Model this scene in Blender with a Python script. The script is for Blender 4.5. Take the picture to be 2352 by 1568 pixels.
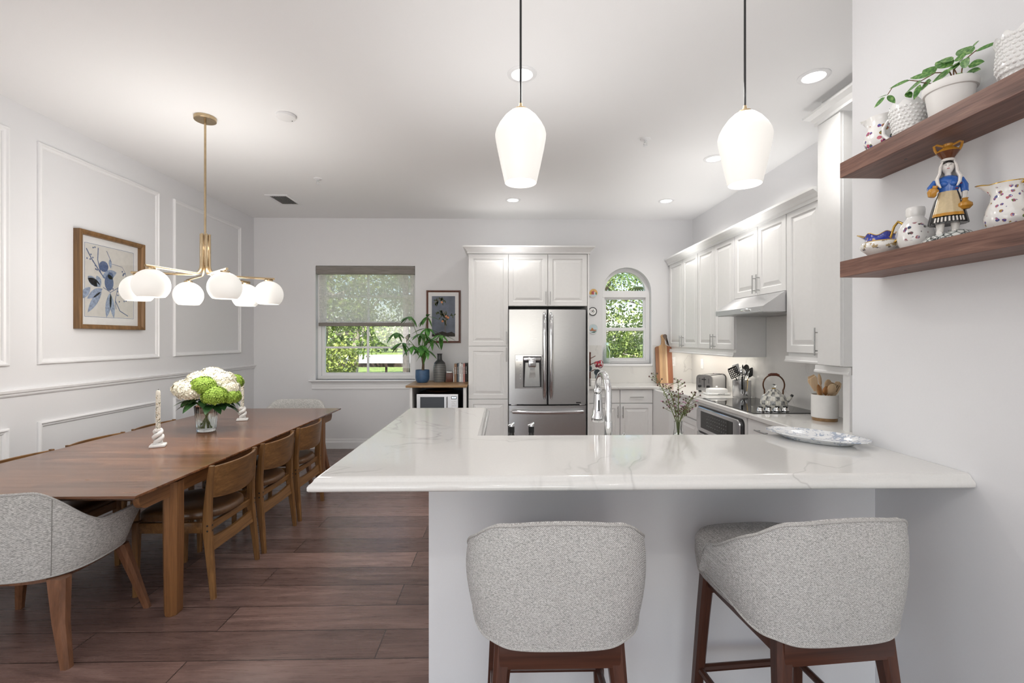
import bpy, bmesh, math, random
from mathutils import Vector, Matrix
PI = math.pi
for o in list(bpy.data.objects): bpy.data.objects.remove(o, do_unlink=True)
sc = bpy.context.scene
COL = sc.collection
random.seed(7)

# ---------------------------------------------------------------- camera, world, sun, exposure
FPX = 1060.0
YAW = math.atan(21 / FPX)
EYE = 1.48
cd = bpy.data.cameras.new('camera'); cam = bpy.data.objects.new('camera', cd); COL.objects.link(cam)
cd.sensor_fit = 'HORIZONTAL'; cd.sensor_width = 36.0; cd.lens = FPX / 2352 * 36
cd.shift_y = -6 / 2352
cd.clip_start = 0.02; cd.clip_end = 300
cam.location = (0, 0, EYE); cam.rotation_euler = (PI / 2, 0, -YAW)
sc.camera = cam
sc.view_settings.view_transform = 'Standard'; sc.view_settings.look = 'None'
sc.view_settings.exposure = 0.12; sc.view_settings.gamma = 1.0
sc.view_settings.use_curve_mapping = False

w = bpy.data.worlds.new('sky'); sc.world = w; w.use_nodes = True
nt = w.node_tree; bg = nt.nodes['Background']
sky = nt.nodes.new('ShaderNodeTexSky'); sky.sky_type = 'NISHITA'; sky.sun_disc = False
sky.sun_elevation = math.radians(48); sky.sun_rotation = math.radians(160)
nt.links.new(sky.outputs[0], bg.inputs[0]); bg.inputs[1].default_value = 0.30

def lamp(name, kind, loc, rot, energy, col=(1, 1, 1), **kw):
    l = bpy.data.lights.new(name, kind); l.energy = energy; l.color = col
    for k, v in kw.items(): setattr(l, k, v)
    o = bpy.data.objects.new(name, l); COL.objects.link(o); o.location = loc; o.rotation_euler = rot
    return o
lamp('sun', 'SUN', (0, -20, 30), (math.radians(40), 0, math.radians(-18)), 9.0, (1, .96, .88), angle=math.radians(.8))
# added fill lamps, unseen, set at the rear wall openings behind the camera
for x in (-2.2, 0.3):
    lamp('rear_fill', 'AREA', (x, -5.35, 1.3), (PI / 2 + .45, 0, 0), 30, (.97, .985, 1), shape='RECTANGLE', size=1.9, size_y=2.3)
# one more added fill lamp, unseen, at the left wall opening
lamp('side_fill', 'AREA', (-3.2, -2.2, 1.35), (PI / 2 + .3, 0, -PI / 2), 28, (.97, .985, 1), shape='RECTANGLE', size=2.6, size_y=2.2)

# added upward lamp behind the camera, unseen, to brighten the ceiling
lamp('added_uplight', 'AREA', (-1.0, -1.3, 1.75), (PI, 0, 0), 48, (1, .985, .96), shape='RECTANGLE', size=3.0, size_y=2.0)

# ---------------------------------------------------------------- helpers
class MB:
    def __init__(s, M=None):
        s.bm = bmesh.new(); s.M = M or Matrix.Identity(4)
    def v(s, co): return s.bm.verts.new(s.M @ Vector(co))
    def f(s, vs):
        try: return s.bm.faces.new(vs)
        except ValueError: return None
    def box(s, x0, x1, y0, y1, z0, z1, bev=0, seg=2):
        vs = [s.v((x, y, z)) for x in (x0, x1) for y in (y0, y1) for z in (z0, z1)]
        fs = [s.f([vs[i] for i in q]) for q in ((0, 1, 3, 2), (4, 6, 7, 5), (0, 4, 5, 1), (2, 3, 7, 6), (0, 2, 6, 4), (1, 5, 7, 3))]
        if bev:
            es = list({e for f in fs for e in f.edges})
            bmesh.ops.bevel(s.bm, geom=es, offset=bev, segments=seg, affect='EDGES', profile=.5)
        return s
    def loops(s, ls, cap=True, closed=False):
        rs = [[s.v(c) for c in l] for l in ls]
        n = len(rs[0])
        pairs = list(zip(rs, rs[1:])) + ([(rs[-1], rs[0])] if closed else [])
        for a, b in pairs:
            for i in range(n):
                j = (i + 1) % n
                s.f([a[i], a[j], b[j], b[i]])
        if cap and not closed:
            s.f(rs[0][::-1]); s.f(rs[-1])
        return s
    def tube(s, path, r, n=8, cap=True, flat=1.0, closed=False):
        P = [Vector(p) for p in path]; m = len(P)
        R = r if isinstance(r, (list, tuple)) else [r] * m
        T = []
        for i in range(m):
            a = P[(i - 1) % m] if closed else P[max(0, i - 1)]
            b = P[(i + 1) % m] if closed else P[min(m - 1, i + 1)]
            T.append((b - a).normalized())
        up = Vector((0, 0, 1)) if abs(T[0].z) < .9 else Vector((1, 0, 0))
        N = (up - T[0] * up.dot(T[0])).normalized()
        ls = []
        for i in range(m):
            N = (N - T[i] * N.dot(T[i])).normalized(); B = T[i].cross(N)
            ls.append([P[i] + (N * math.cos(2 * PI * k / n) * flat + B * math.sin(2 * PI * k / n)) * R[i] for k in range(n)])
        return s.loops(ls, cap, closed)
    def lathe(s, prof, c=(0, 0, 0), n=32, fn=None, closed=False, M=None):
        M = M or Matrix.Identity(4)
        ls = []
        for r, z in prof:
            l = []
            for k in range(n):
                a = 2 * PI * k / n; rr, zz = fn(a, r, z) if fn else (r, z)
                l.append(M @ Vector((rr * math.cos(a), rr * math.sin(a), zz)) + Vector(c))
            ls.append(l)
        return s.loops(ls, True, closed)
    def prism(s, poly, d0, d1, fn=lambda u, v, d: (u, d, v)):
        return s.loops([[fn(u, v, d0) for u, v in poly], [fn(u, v, d1) for u, v in poly]])
    def grid(s, fn, nu, nv):
        g = [[s.v(fn(i / nu, j / nv)) for j in range(nv + 1)] for i in range(nu + 1)]
        for i in range(nu):
            for j in range(nv): s.f([g[i][j], g[i + 1][j], g[i + 1][j + 1], g[i][j + 1]])
        return s
    def ell(s, c, r, n=16, m=10):
        return s.lathe([(max(1e-4, math.sin(PI * i / m)), -math.cos(PI * i / m)) for i in range(m + 1)], n=n, M=Matrix.Diagonal((r[0], r[1], r[2], 1)), c=c)
    def post(s, pts, ch=.22):
        ls = []
        for x, y, z, wx, wy in pts:
            a, b = wx / 2, wy / 2; q = ch * min(wx, wy)
            ls.append([(x + u, y + v, z) for u, v in ((a, -b + q), (a, b - q), (a - q, b), (-a + q, b), (-a, b - q), (-a, -b + q), (-a + q, -b), (a - q, -b))])
        return s.loops(ls)
    def rects(s, u0, u1, v0, v1, prof, cap=True):
        return s.loops([[(u0 + i, v0 + i, h), (u1 - i, v0 + i, h), (u1 - i, v1 - i, h), (u0 + i, v1 - i, h)] for i, h in prof], cap)
    def leaf(s, base, d, ln, wd, nrm=(0, 0, 1), droop=.3, fold=.25, n=6):
        d = Vector(d).normalized(); nn = Vector(nrm); b = Vector(base)
        side = d.cross(nn)
        if side.length < 1e-3: side = d.cross(Vector((1, 0, 0)))
        side.normalize(); nn = side.cross(d).normalized()
        rows = []
        for i in range(n + 1):
            t = i / n; c = b + d * (ln * t) + nn * (-droop * ln * t * t)
            hw = wd * .5 * max(.02, math.sin(PI * min(1, t ** .8)) ** .8)
            rows.append([s.v(c - side * hw + nn * hw * fold), s.v(c), s.v(c + side * hw + nn * hw * fold)])
        for a, q in zip(rows, rows[1:]):
            for k in (0, 1): s.f([a[k], a[k + 1], q[k + 1], q[k]])
        return s

ORG = {}
def finish(mb, name, mat, org, smooth=True, ang=38, recalc=True):
    bm = mb.bm
    if recalc: bmesh.ops.recalc_face_normals(bm, faces=bm.faces[:])
    if org is not None and Vector(org).length: bmesh.ops.translate(bm, vec=-Vector(org), verts=bm.verts[:])
    if smooth:
        th = math.radians(ang)
        for f in bm.faces: f.smooth = True
        for e in bm.edges:
            if len(e.link_faces) == 2:
                an = e.calc_face_angle(0)
                if an > th or (an > .02 and max(f.calc_area() for f in e.link_faces) > .04): e.smooth = False
    me = bpy.data.meshes.new(name); bm.to_mesh(me); bm.free()
    if mat: me.materials.append(mat)
    o = bpy.data.objects.new(name, me); COL.objects.link(o)
    return o
def tag(o, label, cat, group=None, kind=None):
    if label: o['label'] = label
    if cat: o['category'] = cat
    if group: o['group'] = group
    if kind: o['kind'] = kind
    return o
def thing(name, label, cat, loc=(0, 0, 0), group=None, rz=0):
    o = bpy.data.objects.new(name, None); COL.objects.link(o); o.empty_display_size = .05
    o.location = loc; o.rotation_euler = (0, 0, rz); ORG[o.name] = Vector(loc)
    return tag(o, label, cat, group)
def part(mb, name, mat, parent, label=None, local=False, **kw):
    og = ORG[parent.name]
    o = finish(mb, name, mat, None if local else og, **kw); o.parent = parent; ORG[o.name] = og
    if label: o['label'] = label
    return o
def single(mb, name, mat, label, cat, loc=(0, 0, 0), group=None, kind=None, local=False, **kw):
    o = finish(mb, name, mat, None if local else loc, **kw); o.location = loc; ORG[o.name] = Vector(loc)
    return tag(o, label, cat, group, kind)
def struct(mb, name, mat, label, cat='wall', **kw):
    return single(mb, name, mat, label, cat, kind='structure', **kw)
def copy_tree(o, parent=None, loc=None, rz=None, label=None):
    c = o.copy(); COL.objects.link(c)
    if parent: c.parent = parent
    if loc is not None: c.location = loc
    if rz is not None: c.rotation_euler = (0, 0, rz)
    if label: c['label'] = label
    for ch in [k for k in o.children]: copy_tree(ch, c)
    return c
def frame_M(o, u, v, h):
    return Matrix(((u[0], v[0], h[0], o[0]), (u[1], v[1], h[1], o[1]), (u[2], v[2], h[2], o[2]), (0, 0, 0, 1)))
def MBACK(y): return frame_M((0, y, 0), (1, 0, 0), (0, 0, 1), (0, -1, 0))     # (x, z, out of a wall that faces the camera)
def MRIGHT(x): return frame_M((x, 0, 0), (0, 1, 0), (0, 0, 1), (-1, 0, 0))    # (y, z, out of the right-hand wall)
def MLEFT(x): return frame_M((x, 0, 0), (0, 1, 0), (0, 0, 1), (1, 0, 0))
def text(s, size, M, mat, name, parent, depth=.0004, align='CENTER'):
    cu = bpy.data.curves.new('t', 'FONT'); cu.body = s; cu.size = size; cu.extrude = depth; cu.align_x = align; cu.align_y = 'CENTER'
    t = bpy.data.objects.new('t', cu); COL.objects.link(t)
    me = bpy.data.meshes.new_from_object(t); bpy.data.objects.remove(t); bpy.data.curves.remove(cu)
    og = ORG[parent.name]
    me.transform(Matrix.Translation(-og) @ M); me.materials.clear(); me.materials.append(mat); me.name = name
    o = bpy.data.objects.new(name, me); COL.objects.link(o); o.parent = parent; ORG[o.name] = og
    return o

# ---------------------------------------------------------------- materials
class NT:
    def __init__(s, name):
        s.m = bpy.data.materials.new(name); s.m.use_nodes = True; s.t = s.m.node_tree
        s.b = s.t.nodes['Principled BSDF']; s.out = s.t.nodes['Material Output']
        s._oc = None
    def n(s, typ, **kw):
        n = s.t.nodes.new('ShaderNode' + typ)
        for k, v in kw.items(): setattr(n, k, v)
        return n
    def l(s, a, b): s.t.links.new(a, b)
    def oc(s, scale=(1, 1, 1), rot=(0, 0, 0), kind='Object'):
        if not s._oc: s._oc = s.n('TexCoord')
        mp = s.n('Mapping'); mp.inputs['Scale'].default_value = scale; mp.inputs['Rotation'].default_value = rot
        s.l(s._oc.outputs[kind], mp.inputs[0]); return mp.outputs[0]
    def noise(s, vec, scale=5, detail=3, rough=.5, dist=0):
        n = s.n('TexNoise'); n.inputs['Scale'].default_value = scale; n.inputs['Detail'].default_value = detail
        n.inputs['Roughness'].default_value = rough; n.inputs['Distortion'].default_value = dist
        s.l(vec, n.inputs['Vector']); return n.outputs[0]
    def ramp(s, fac, stops, mode='LINEAR'):
        r = s.n('ValToRGB'); r.color_ramp.interpolation = mode; e = r.color_ramp.elements
        while len(e) < len(stops): e.new(.5)
        for k, (p, c) in enumerate(stops):
            e[k].position = p; e[k].color = (*c, 1) if len(c) == 3 else c
        s.l(fac, r.inputs[0]); return r.outputs[0]
    def mix(s, fac, a, b, blend='MIX'):
        m = s.n('MixRGB', blend_type=blend)
        for i, q in ((0, fac), (1, a), (2, b)):
            if isinstance(q, (int, float)): m.inputs[i].default_value = q
            elif isinstance(q, tuple): m.inputs[i].default_value = (*q, 1)
            else: s.l(q, m.inputs[i])
        return m.outputs[0]
    def math(s, op, a, b=0):
        m = s.n('Math', operation=op)
        for i, q in enumerate((a, b)):
            if isinstance(q, (int, float)): m.inputs[i].default_value = q
            else: s.l(q, m.inputs[i])
        return m.outputs[0]
    def bump(s, h, strength=.2, dist=.002):
        b = s.n('Bump'); b.inputs['Strength'].default_value = strength; b.inputs['Distance'].default_value = dist
        s.l(h, b.inputs['Height']); s.l(b.outputs[0], s.b.inputs['Normal'])
    def set(s, col=None, rough=None, metal=None, **kw):
        I = s.b.inputs
        if isinstance(col, tuple): I['Base Color'].default_value = (*col, 1)
        elif col is not None: s.l(col, I['Base Color'])
        if isinstance(rough, (int, float)): I['Roughness'].default_value = rough
        elif rough is not None: s.l(rough, I['Roughness'])
        if metal is not None: I['Metallic'].default_value = metal
        for k, v in kw.items(): I[k.replace('_', ' ')].default_value = v
        return s.m
def simple(name, col, rough=.5, metal=0, var=.06, scale=30, bump=0, **kw):
    N = NT(name); c = N.oc(); n = N.noise(c, scale, 3)
    dk = tuple(max(0, x * (1 - var)) for x in col); lt = tuple(min(1, x * (1 + var)) for x in col)
    if bump: N.bump(n, bump, .001)
    return N.set(N.ramp(n, [(.3, dk), (.7, lt)]), rough, metal, **kw)
def emit(name, col, strength, base=(.9, .9, .9)):
    N = NT(name); I = N.b.inputs; I['Emission Color'].default_value = (*col, 1); I['Emission Strength'].default_value = strength
    return N.set(base, .4)
def wood(name, c1, c2, c3, axis=0, rough=.38, scale=1.0, bump=.06):
    N = NT(name); s = [22 * scale] * 3; s[axis] = 1.6 * scale
    v = N.oc(tuple(s)); n = N.noise(v, 1.2, 6, .62, .8)
    s2 = [90 * scale] * 3; s2[axis] = 3 * scale
    g = N.noise(N.oc(tuple(s2)), 1.5, 3, .6)
    col = N.ramp(n, [(.28, c1), (.5, c2), (.74, c3)])
    col = N.mix(.25, col, N.ramp(g, [(.35, c1), (.65, c3)]), 'MIX'); N.bump(g, bump, .0015)
    return N.set(col, rough)

M = {}
def paint(name, col, rough=.6, bumps=.12):
    N = NT(name); n = N.noise(N.oc(), 190, 4, .6); N.bump(n, bumps, .0012)
    return N.set(N.ramp(n, [(.3, tuple(x * .985 for x in col)), (.7, col)]), rough)
M['wall'] = paint('wall_paint', (.765, .765, .78))
M['ceil'] = paint('ceiling_paint', (.89, .89, .895), .75, .25)
M['trim'] = paint('trim_paint', (.83, .83, .84), .38, .02)
M['cab'] = simple('cabinet_paint', (.80, .80, .795), .36, var=.01)
M['white'] = simple('white_plastic', (.85, .85, .85), .4, var=.01)
M['black'] = simple('black_plastic', (.015, .015, .016), .35)
M['rubber'] = simple('dark_rubber', (.03, .03, .032), .7)
M['porcelain'] = simple('porcelain', (.86, .86, .85), .12, var=.01, Coat_Weight=.5)
M['matte_white'] = simple('matte_ceramic', (.84, .83, .81), .55, var=.015)
M['chrome'] = simple('chrome', (.86, .87, .88), .06, 1, var=.01)
M['handle'] = simple('brushed_nickel', (.42, .42, .42), .3, 1, var=.03)
M['brass'] = simple('aged_brass', (.52, .40, .25), .27, 1, var=.08)
M['gold'] = simple('gilt', (.62, .40, .10), .25, .9, var=.1)
M['darkglass'] = simple('black_glass', (.008, .008, .009), .03, var=.1)
M['copper'] = simple('copper_bronze', (.12, .06, .035), .3, .7, var=.2)
M['blackbits'] = simple('cast_black', (.01, .01, .01), .25)
def steel(name, axis, col=(.56, .56, .565), rough=.31):
    N = NT(name); s = [500] * 3; s[axis] = 2
    n = N.noise(N.oc(tuple(s)), 1, 2); N.bump(n, .045, .0006)
    N.b.inputs['Anisotropic'].default_value = .55
    return N.set(N.ramp(n, [(.3, tuple(x * .94 for x in col)), (.7, col)]), N.ramp(n, [(.2, (rough * .85,) * 3), (.8, (rough * 1.15,) * 3)]), 1)
M['steel'] = steel('brushed_steel', 0)
M['steely'] = steel('brushed_steel_hood', 1, (.62, .62, .63), .3)
M['steelpol'] = simple('polished_steel', (.62, .62, .63), .13, 1, var=.03)
def quartz():
    N = NT('veined_quartz'); c = N.oc((1, 1, 1))
    out = None
    d = N.noise(c, 1.7, 3, .5, .4)
    dv = N.n('Mapping'); N.l(c, dv.inputs[0])
    m1 = N.n('MixRGB', blend_type='ADD'); m1.inputs[0].default_value = .55; N.l(c, m1.inputs[1]); N.l(d, m1.inputs[2])
    n1 = N.noise(m1.outputs[0], .95, 5, .55, .55)
    b1 = N.math('ABSOLUTE', N.math('SUBTRACT', n1, .5))
    n2 = N.noise(c, 2.3, 2, .5)
    vein = N.ramp(b1, [(0, (.52, .51, .495)), (.0022, (.63, .62, .605)), (.0075, (.725, .715, .695))])
    msk = N.ramp(n2, [(.46, (0, 0, 0)), (.60, (.85, .85, .85))])
    col = N.mix(msk, (.725, .715, .695), vein)
    n3 = N.noise(c, 160, 2); col = N.mix(.05, col, N.ramp(n3, [(.4, (.6, .6, .6)), (.6, (1, 1, 1))]), 'MULTIPLY')
    return N.set(col, .1, Coat_Weight=.3)
M['quartz'] = quartz()
def floor_mat():
    N = NT('plank_floor'); c = N.oc()
    br = N.n('TexBrick'); br.offset = .41; br.offset_frequency = 2; br.squash = 1
    N.l(c, br.inputs['Vector'])
    for k, q in (('Scale', 1), ('Mortar Size', .003), ('Mortar Smooth', .1), ('Bias', 0), ('Brick Width', 1.45), ('Row Height', .215)): br.inputs[k].default_value = q
    br.inputs['Color1'].default_value = (.30, .30, .30, 1); br.inputs['Color2'].default_value = (.85, .85, .85, 1); br.inputs['Mortar'].default_value = (0, 0, 0, 1)
    off = N.n('MixRGB', blend_type='ADD'); off.inputs[0].default_value = 3.0; N.l(c, off.inputs[1]); N.l(br.outputs[0], off.inputs[2])
    mp = N.n('Mapping'); mp.inputs['Scale'].default_value = (.9, 8, 1); N.l(off.outputs[0], mp.inputs[0])
    n = N.noise(mp.outputs[0], 1.6, 7, .65, 1.4)
    mp2 = N.n('Mapping'); mp2.inputs['Scale'].default_value = (6, 130, 1); N.l(off.outputs[0], mp2.inputs[0])
    g = N.noise(mp2.outputs[0], 1, 4, .7)
    col = N.ramp(n, [(.22, (.105, .066, .057)), (.5, (.21, .133, .114)), (.78, (.32, .215, .186))])
    col = N.mix(.75, col, N.ramp(br.outputs[0], [(0, (.02, .02, .02)), (.28, (.45, .42, .43)), (.86, (1.3, 1.25, 1.23))]), 'MULTIPLY')
    col = N.mix(.3, col, N.ramp(g, [(.3, (.45, .43, .43)), (.7, (1, 1, 1))]), 'MULTIPLY')
    h = N.mix(.5, g, n); N.bump(h, .12, .002)
    return N.set(col, N.ramp(g, [(.2, (.22,) * 3), (.8, (.36,) * 3)]), Coat_Weight=.15, Coat_Roughness=.25)
M['floor'] = floor_mat()
def plank_wood(name, c1, c2, c3, rough, bw, rh):
    N = NT(name); c = N.oc(rot=(0, 0, 0))
    br = N.n('TexBrick'); br.offset = .37
    N.l(c, br.inputs['Vector'])
    for k, q in (('Scale', 1), ('Mortar Size', .0004), ('Mortar Smooth', 1), ('Brick Width', bw), ('Row Height', rh)): br.inputs[k].default_value = q
    br.inputs['Color1'].default_value = (0, 0, 0, 1); br.inputs['Color2'].default_value = (1, 1, 1, 1); br.inputs['Mortar'].default_value = (.3, .3, .3, 1)
    off = N.n('MixRGB', blend_type='ADD'); off.inputs[0].default_value = 5; N.l(c, off.inputs[1]); N.l(br.outputs[0], off.inputs[2])
    mp = N.n('Mapping'); mp.inputs['Scale'].default_value = (1.2, 16, 16); N.l(off.outputs[0], mp.inputs[0])
    n = N.noise(mp.outputs[0], 1.3, 6, .62, .9)
    col = N.ramp(n, [(.25, c1), (.5, c2), (.75, c3)])
    col = N.mix(.5, col, N.ramp(br.outputs[0], [(0, (.50, .46, .46)), (1, (1.3, 1.22, 1.12))]), 'MULTIPLY')
    N.bump(n, .03, .001)
    return N.set(col, rough, Coat_Weight=.25, Coat_Roughness=.2)
M['tabletop'] = plank_wood('table_wood', (.070, .024, .011), (.185, .078, .034), (.36, .165, .075), .2, 1.1, .095)
TW = ((.10, .04, .014), (.20, .085, .030), (.30, .14, .052))
M['twood_x'] = wood('table_wood_x', *TW, axis=0)
M['twood_y'] = wood('table_wood_y', *TW, axis=1)
M['twood_z'] = wood('table_wood_z', *TW, axis=2)
CW = ((.080, .034, .010), (.175, .080, .024), (.29, .145, .05))
M['cwood_z'] = wood('chair_wood_z', *CW, axis=2)
M['cwood_y'] = wood('chair_wood_y', *CW, axis=1)
AW = ((.09, .036, .016), (.17, .072, .034), (.25, .115, .06))
M['awood'] = wood('walnut_leg', *AW, axis=2)
M['dwood_z'] = wood('dark_stain_z', (.030, .010, .006), (.060, .020, .011), (.10, .036, .02), axis=2)
M['dwood_x'] = wood('dark_stain_x', (.030, .010, .006), (.060, .020, .011), (.10, .036, .02), axis=0)
M['shelf'] = wood('shelf_walnut', (.075, .032, .023), (.17, .080, .058), (.29, .16, .12), axis=1, rough=.5, scale=1.8, bump=.25)
M['oak'] = wood('light_oak', (.22, .12, .05), (.34, .20, .09), (.46, .29, .14), axis=0)
M['framewood'] = wood('frame_wood', (.10, .05, .018), (.19, .10, .036), (.28, .15, .06), axis=2)
M['redwood'] = wood('mahogany', (.06, .014, .007), (.11, .028, .013), (.16, .045, .02), axis=2)
M['spoon'] = wood('beech', (.62, .40, .22), (.76, .55, .34), (.85, .67, .46), axis=2, rough=.6)
M['spoon_dk'] = wood('olive_wood', (.28, .11, .03), (.45, .20, .07), (.56, .29, .11), axis=2, rough=.5)
M['leather'] = simple('brown_leather', (.105, .050, .020), .33, var=.2, scale=60, bump=.15)
def fabric(name, a, b, sc_, wsc, wm):
    N = NT(name); v = N.oc((.55, .55, 1.3), (.35, .5, 0)); n = N.noise(v, sc_, 4, .75)
    v2 = N.oc((1, 0, 1)); wv = N.n('TexWave', wave_type='BANDS', bands_direction='DIAGONAL'); wv.inputs['Scale'].default_value = wsc; wv.inputs['Distortion'].default_value = 2.5; wv.inputs['Detail'].default_value = 3; wv.inputs['Detail Scale'].default_value = 3
    N.l(v2, wv.inputs['Vector'])
    h = N.mix(wm, n, wv.outputs[0]); N.bump(h, .5, .002)
    return N.set(N.ramp(h, [(.34, a), (.5, tuple((p + q) / 2 for p, q in zip(a, b))), (.64, b)]), .95)
M['fabric'] = fabric('grey_tweed', (.17, .165, .16), (.74, .73, .715), 330, 130, .25)
M['fabric2'] = fabric('pale_grey_weave', (.25, .245, .235), (.70, .69, .665), 170, 60, .05)
M['piping'] = simple('piping_cord', (.42, .41, .395), .9, var=.25, scale=300)
M['piping_dk'] = simple('seam_thread', (.28, .27, .26), .9, var=.25, scale=300)
M['milk'] = emit('lit_opal_glass', (1, .965, .90), .38, (.78, .77, .74))
M['milk_in'] = emit('lit_opal_glass_inside', (1, .97, .92), 1.3)
M['lens'] = emit('lit_lens', (1, .98, .95), 7)
M['undercab'] = emit('lit_strip', (1, .93, .82), 3)
def pane():
    N = NT('window_glass'); t = N.n('BsdfTransparent'); g = N.n('BsdfGlossy'); g.inputs['Roughness'].default_value = .01
    lw = N.n('LayerWeight'); mx = N.n('MixShader'); fr = N.math('ADD', N.math('MULTIPLY', N.math('POWER', lw.outputs['Facing'], 4.0), .8), .04)
    N.l(fr, mx.inputs[0]); N.l(t.outputs[0], mx.inputs[1]); N.l(g.outputs[0], mx.inputs[2]); N.l(mx.outputs[0], N.out.inputs[0])
    return N.m
M['pane'] = pane()
def glass(name, col, rough=.0, ior=1.45):
    N = NT(name); return N.set(col, rough, Transmission_Weight=1.0, IOR=ior)
M['glass'] = glass('clear_glass', (.97, .99, .98))
M['water'] = glass('water', (.95, .98, .96), ior=1.2)
M['aqua'] = glass('aqua_glass', (.95, .99, .975), .08, 1.15)
def screen():
    N = NT('woven_shade_cloth'); v = N.oc((14, 14, 330)); n = N.noise(v, 1, 3, .7); v2 = N.oc((260, 260, 30)); n2 = N.noise(v2, 1, 2)
    t = N.n('BsdfTransparent'); d = N.n('BsdfDiffuse'); tl = N.n('BsdfTranslucent')
    c = N.ramp(n, [(.3, (.72, .70, .66)), (.7, (.93, .91, .87))]); N.l(c, d.inputs[0]); N.l(c, tl.inputs[0])
    a = N.n('MixShader'); a.inputs[0].default_value = .45; N.l(d.outputs[0], a.inputs[1]); N.l(tl.outputs[0], a.inputs[2])
    m = N.n('MixShader'); f = N.ramp(N.mix(.4, n, n2), [(.40, (.30,) * 3), (.60, (.72,) * 3)])
    N.l(f, m.inputs[0]); N.l(t.outputs[0], m.inputs[1]); N.l(a.outputs[0], m.inputs[2]); N.l(m.outputs[0], N.out.inputs[0])
    return N.m
M['screen'] = screen()
M['shadecloth'] = wood('shade_cloth_solid', (.16, .145, .13), (.24, .22, .20), (.33, .31, .285), axis=0, rough=.9, scale=2.2)
def leafmat(name, a, b, c, rough=.4, scale=60):
    N = NT(name); n = N.noise(N.oc(), scale, 3)
    return N.set(N.ramp(n, [(.3, a), (.5, b), (.72, c)]), rough, Transmission_Weight=0.0, Subsurface_Weight=0.0)
M['leaf'] = leafmat('pachira_leaf', (.025, .10, .02), (.06, .21, .035), (.14, .33, .07), scale=18)
M['vine'] = leafmat('striped_leaf', (.035, .12, .025), (.09, .24, .05), (.30, .46, .16), scale=120)
M['darkleaf'] = leafmat('hydrangea_leaf', (.012, .045, .012), (.025, .085, .022), (.06, .15, .04), scale=40)
M['stem'] = leafmat('green_stem', (.08, .14, .03), (.14, .22, .06), (.22, .28, .10), .6)
M['bark'] = simple('bark', (.14, .10, .065), .9, var=.4, scale=40, bump=.6)
M['vinestem'] = simple('vine_stem', (.17, .08, .035), .7, var=.2)
M['petal'] = simple('cream_petal', (.84, .80, .66), .7, var=.08, scale=200)
M['petal_g'] = leafmat('green_petal', (.10, .20, .015), (.27, .42, .045), (.50, .64, .15), .7, 200)
# ---------------------------------------------------------------- room shell
D, XL, XR, XB, H = 6.277, -3.35, 2.60, 1.46, 3.11
W1 = (-2.525, -1.19, 0.93, 2.467)            # rectangular window opening
AX, AR, AS, AB = 1.695, .335, 2.12, 1.14      # arched window: centre, radius, spring line, sill
struct(MB().box(XL - .3, 3.0, -5.9, D + .2, -.12, 0), 'floor', M['floor'], 'dark brown wood plank floor', 'floor', smooth=False)
struct(MB().box(XL - .3, 3.0, -5.9, D + .2, H, H + .25), 'ceiling', M['ceil'], 'flat white textured ceiling', 'ceiling', smooth=False)
b = MB()
b.box(XL - .2, XL, -1.0, D + .2, 0, H); b.box(XL - .2, XL, -3.6, -1.0, 2.5, H); b.box(XL - .2, XL, -5.6, -3.6, 0, H)
struct(b, 'wall_left', M['wall'], 'white dining wall with picture-frame moulding', smooth=False)
b = MB(); y0, y1 = D, D + .2
b.box(XL, W1[0], y0, y1, 0, H); b.box(W1[0], W1[1], y0, y1, 0, W1[2]); b.box(W1[0], W1[1], y0, y1, W1[3], H)
b.box(W1[1], AX - AR, y0, y1, 0, H); b.box(AX - AR, AX + AR, y0, y1, 0, AB); b.box(AX + AR, XR + .2, y0, y1, 0, H)
NA = 32
for i in range(NA):
    a0, a1 = PI - PI * i / NA, PI - PI * (i + 1) / NA
    xa, xb = AX + AR * math.cos(a0), AX + AR * math.cos(a1); za, zb_ = AS + AR * math.sin(a0), AS + AR * math.sin(a1)
    b.prism([(xa, za), (xb, zb_), (xb, H), (xa, H)], y0, y1)
struct(b, 'wall_back', M['wall'], 'white back wall with a rectangular and an arched window', smooth=False)
struct(MB().box(XR, XR + .2, 1.9, D, 0, H), 'wall_right', M['wall'], 'white kitchen wall above the cabinets', smooth=False)
struct(MB().box(XB, XR + .2, -5.6, 1.9, 0, H), 'wall_near', M['wall'], 'white wall beside the bar carrying two shelves', smooth=False)
b = MB(); r0, r1 = -5.8, -5.6
xs = [(XL - .2, -3.2), (-1.2, -.7), (1.3, XR + .2)]
for x0, x1 in xs: b.box(x0, x1, r0, r1, 0, H)
for x0, x1 in ((-3.2, -1.2), (-.7, 1.3)): b.box(x0, x1, r0, r1, 2.5, H)
struct(b, 'wall_rear', M['wall'], 'white living room wall behind the viewer', smooth=False)
PY = 1.782
struct(MB().box(-.285, XB, PY, PY + .12, 0, 1.016).box(-.285, -.165, PY + .12, 2.80, 0, 1.016), 'wall_peninsula', M['wall'], 'white half wall under the bar counter', smooth=False)
def base_prof(): return [(0, 0), (0, .016), (.085, .016), (.10, .010), (.125, .008), (.132, 0)]
struct(MB().prism([(z, h) for z, h in base_prof()], XL, -1.18, lambda z, h, x: (x, D - h, z)), 'baseboard_back', M['trim'], 'white baseboard under the window', 'baseboard', smooth=False)
struct(MB().prism([(z, h) for z, h in base_prof()], -1.0, D, lambda z, h, y: (XL + h, y, z)), 'baseboard_left', M['trim'], 'white baseboard along the dining wall', 'baseboard', smooth=False)
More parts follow.
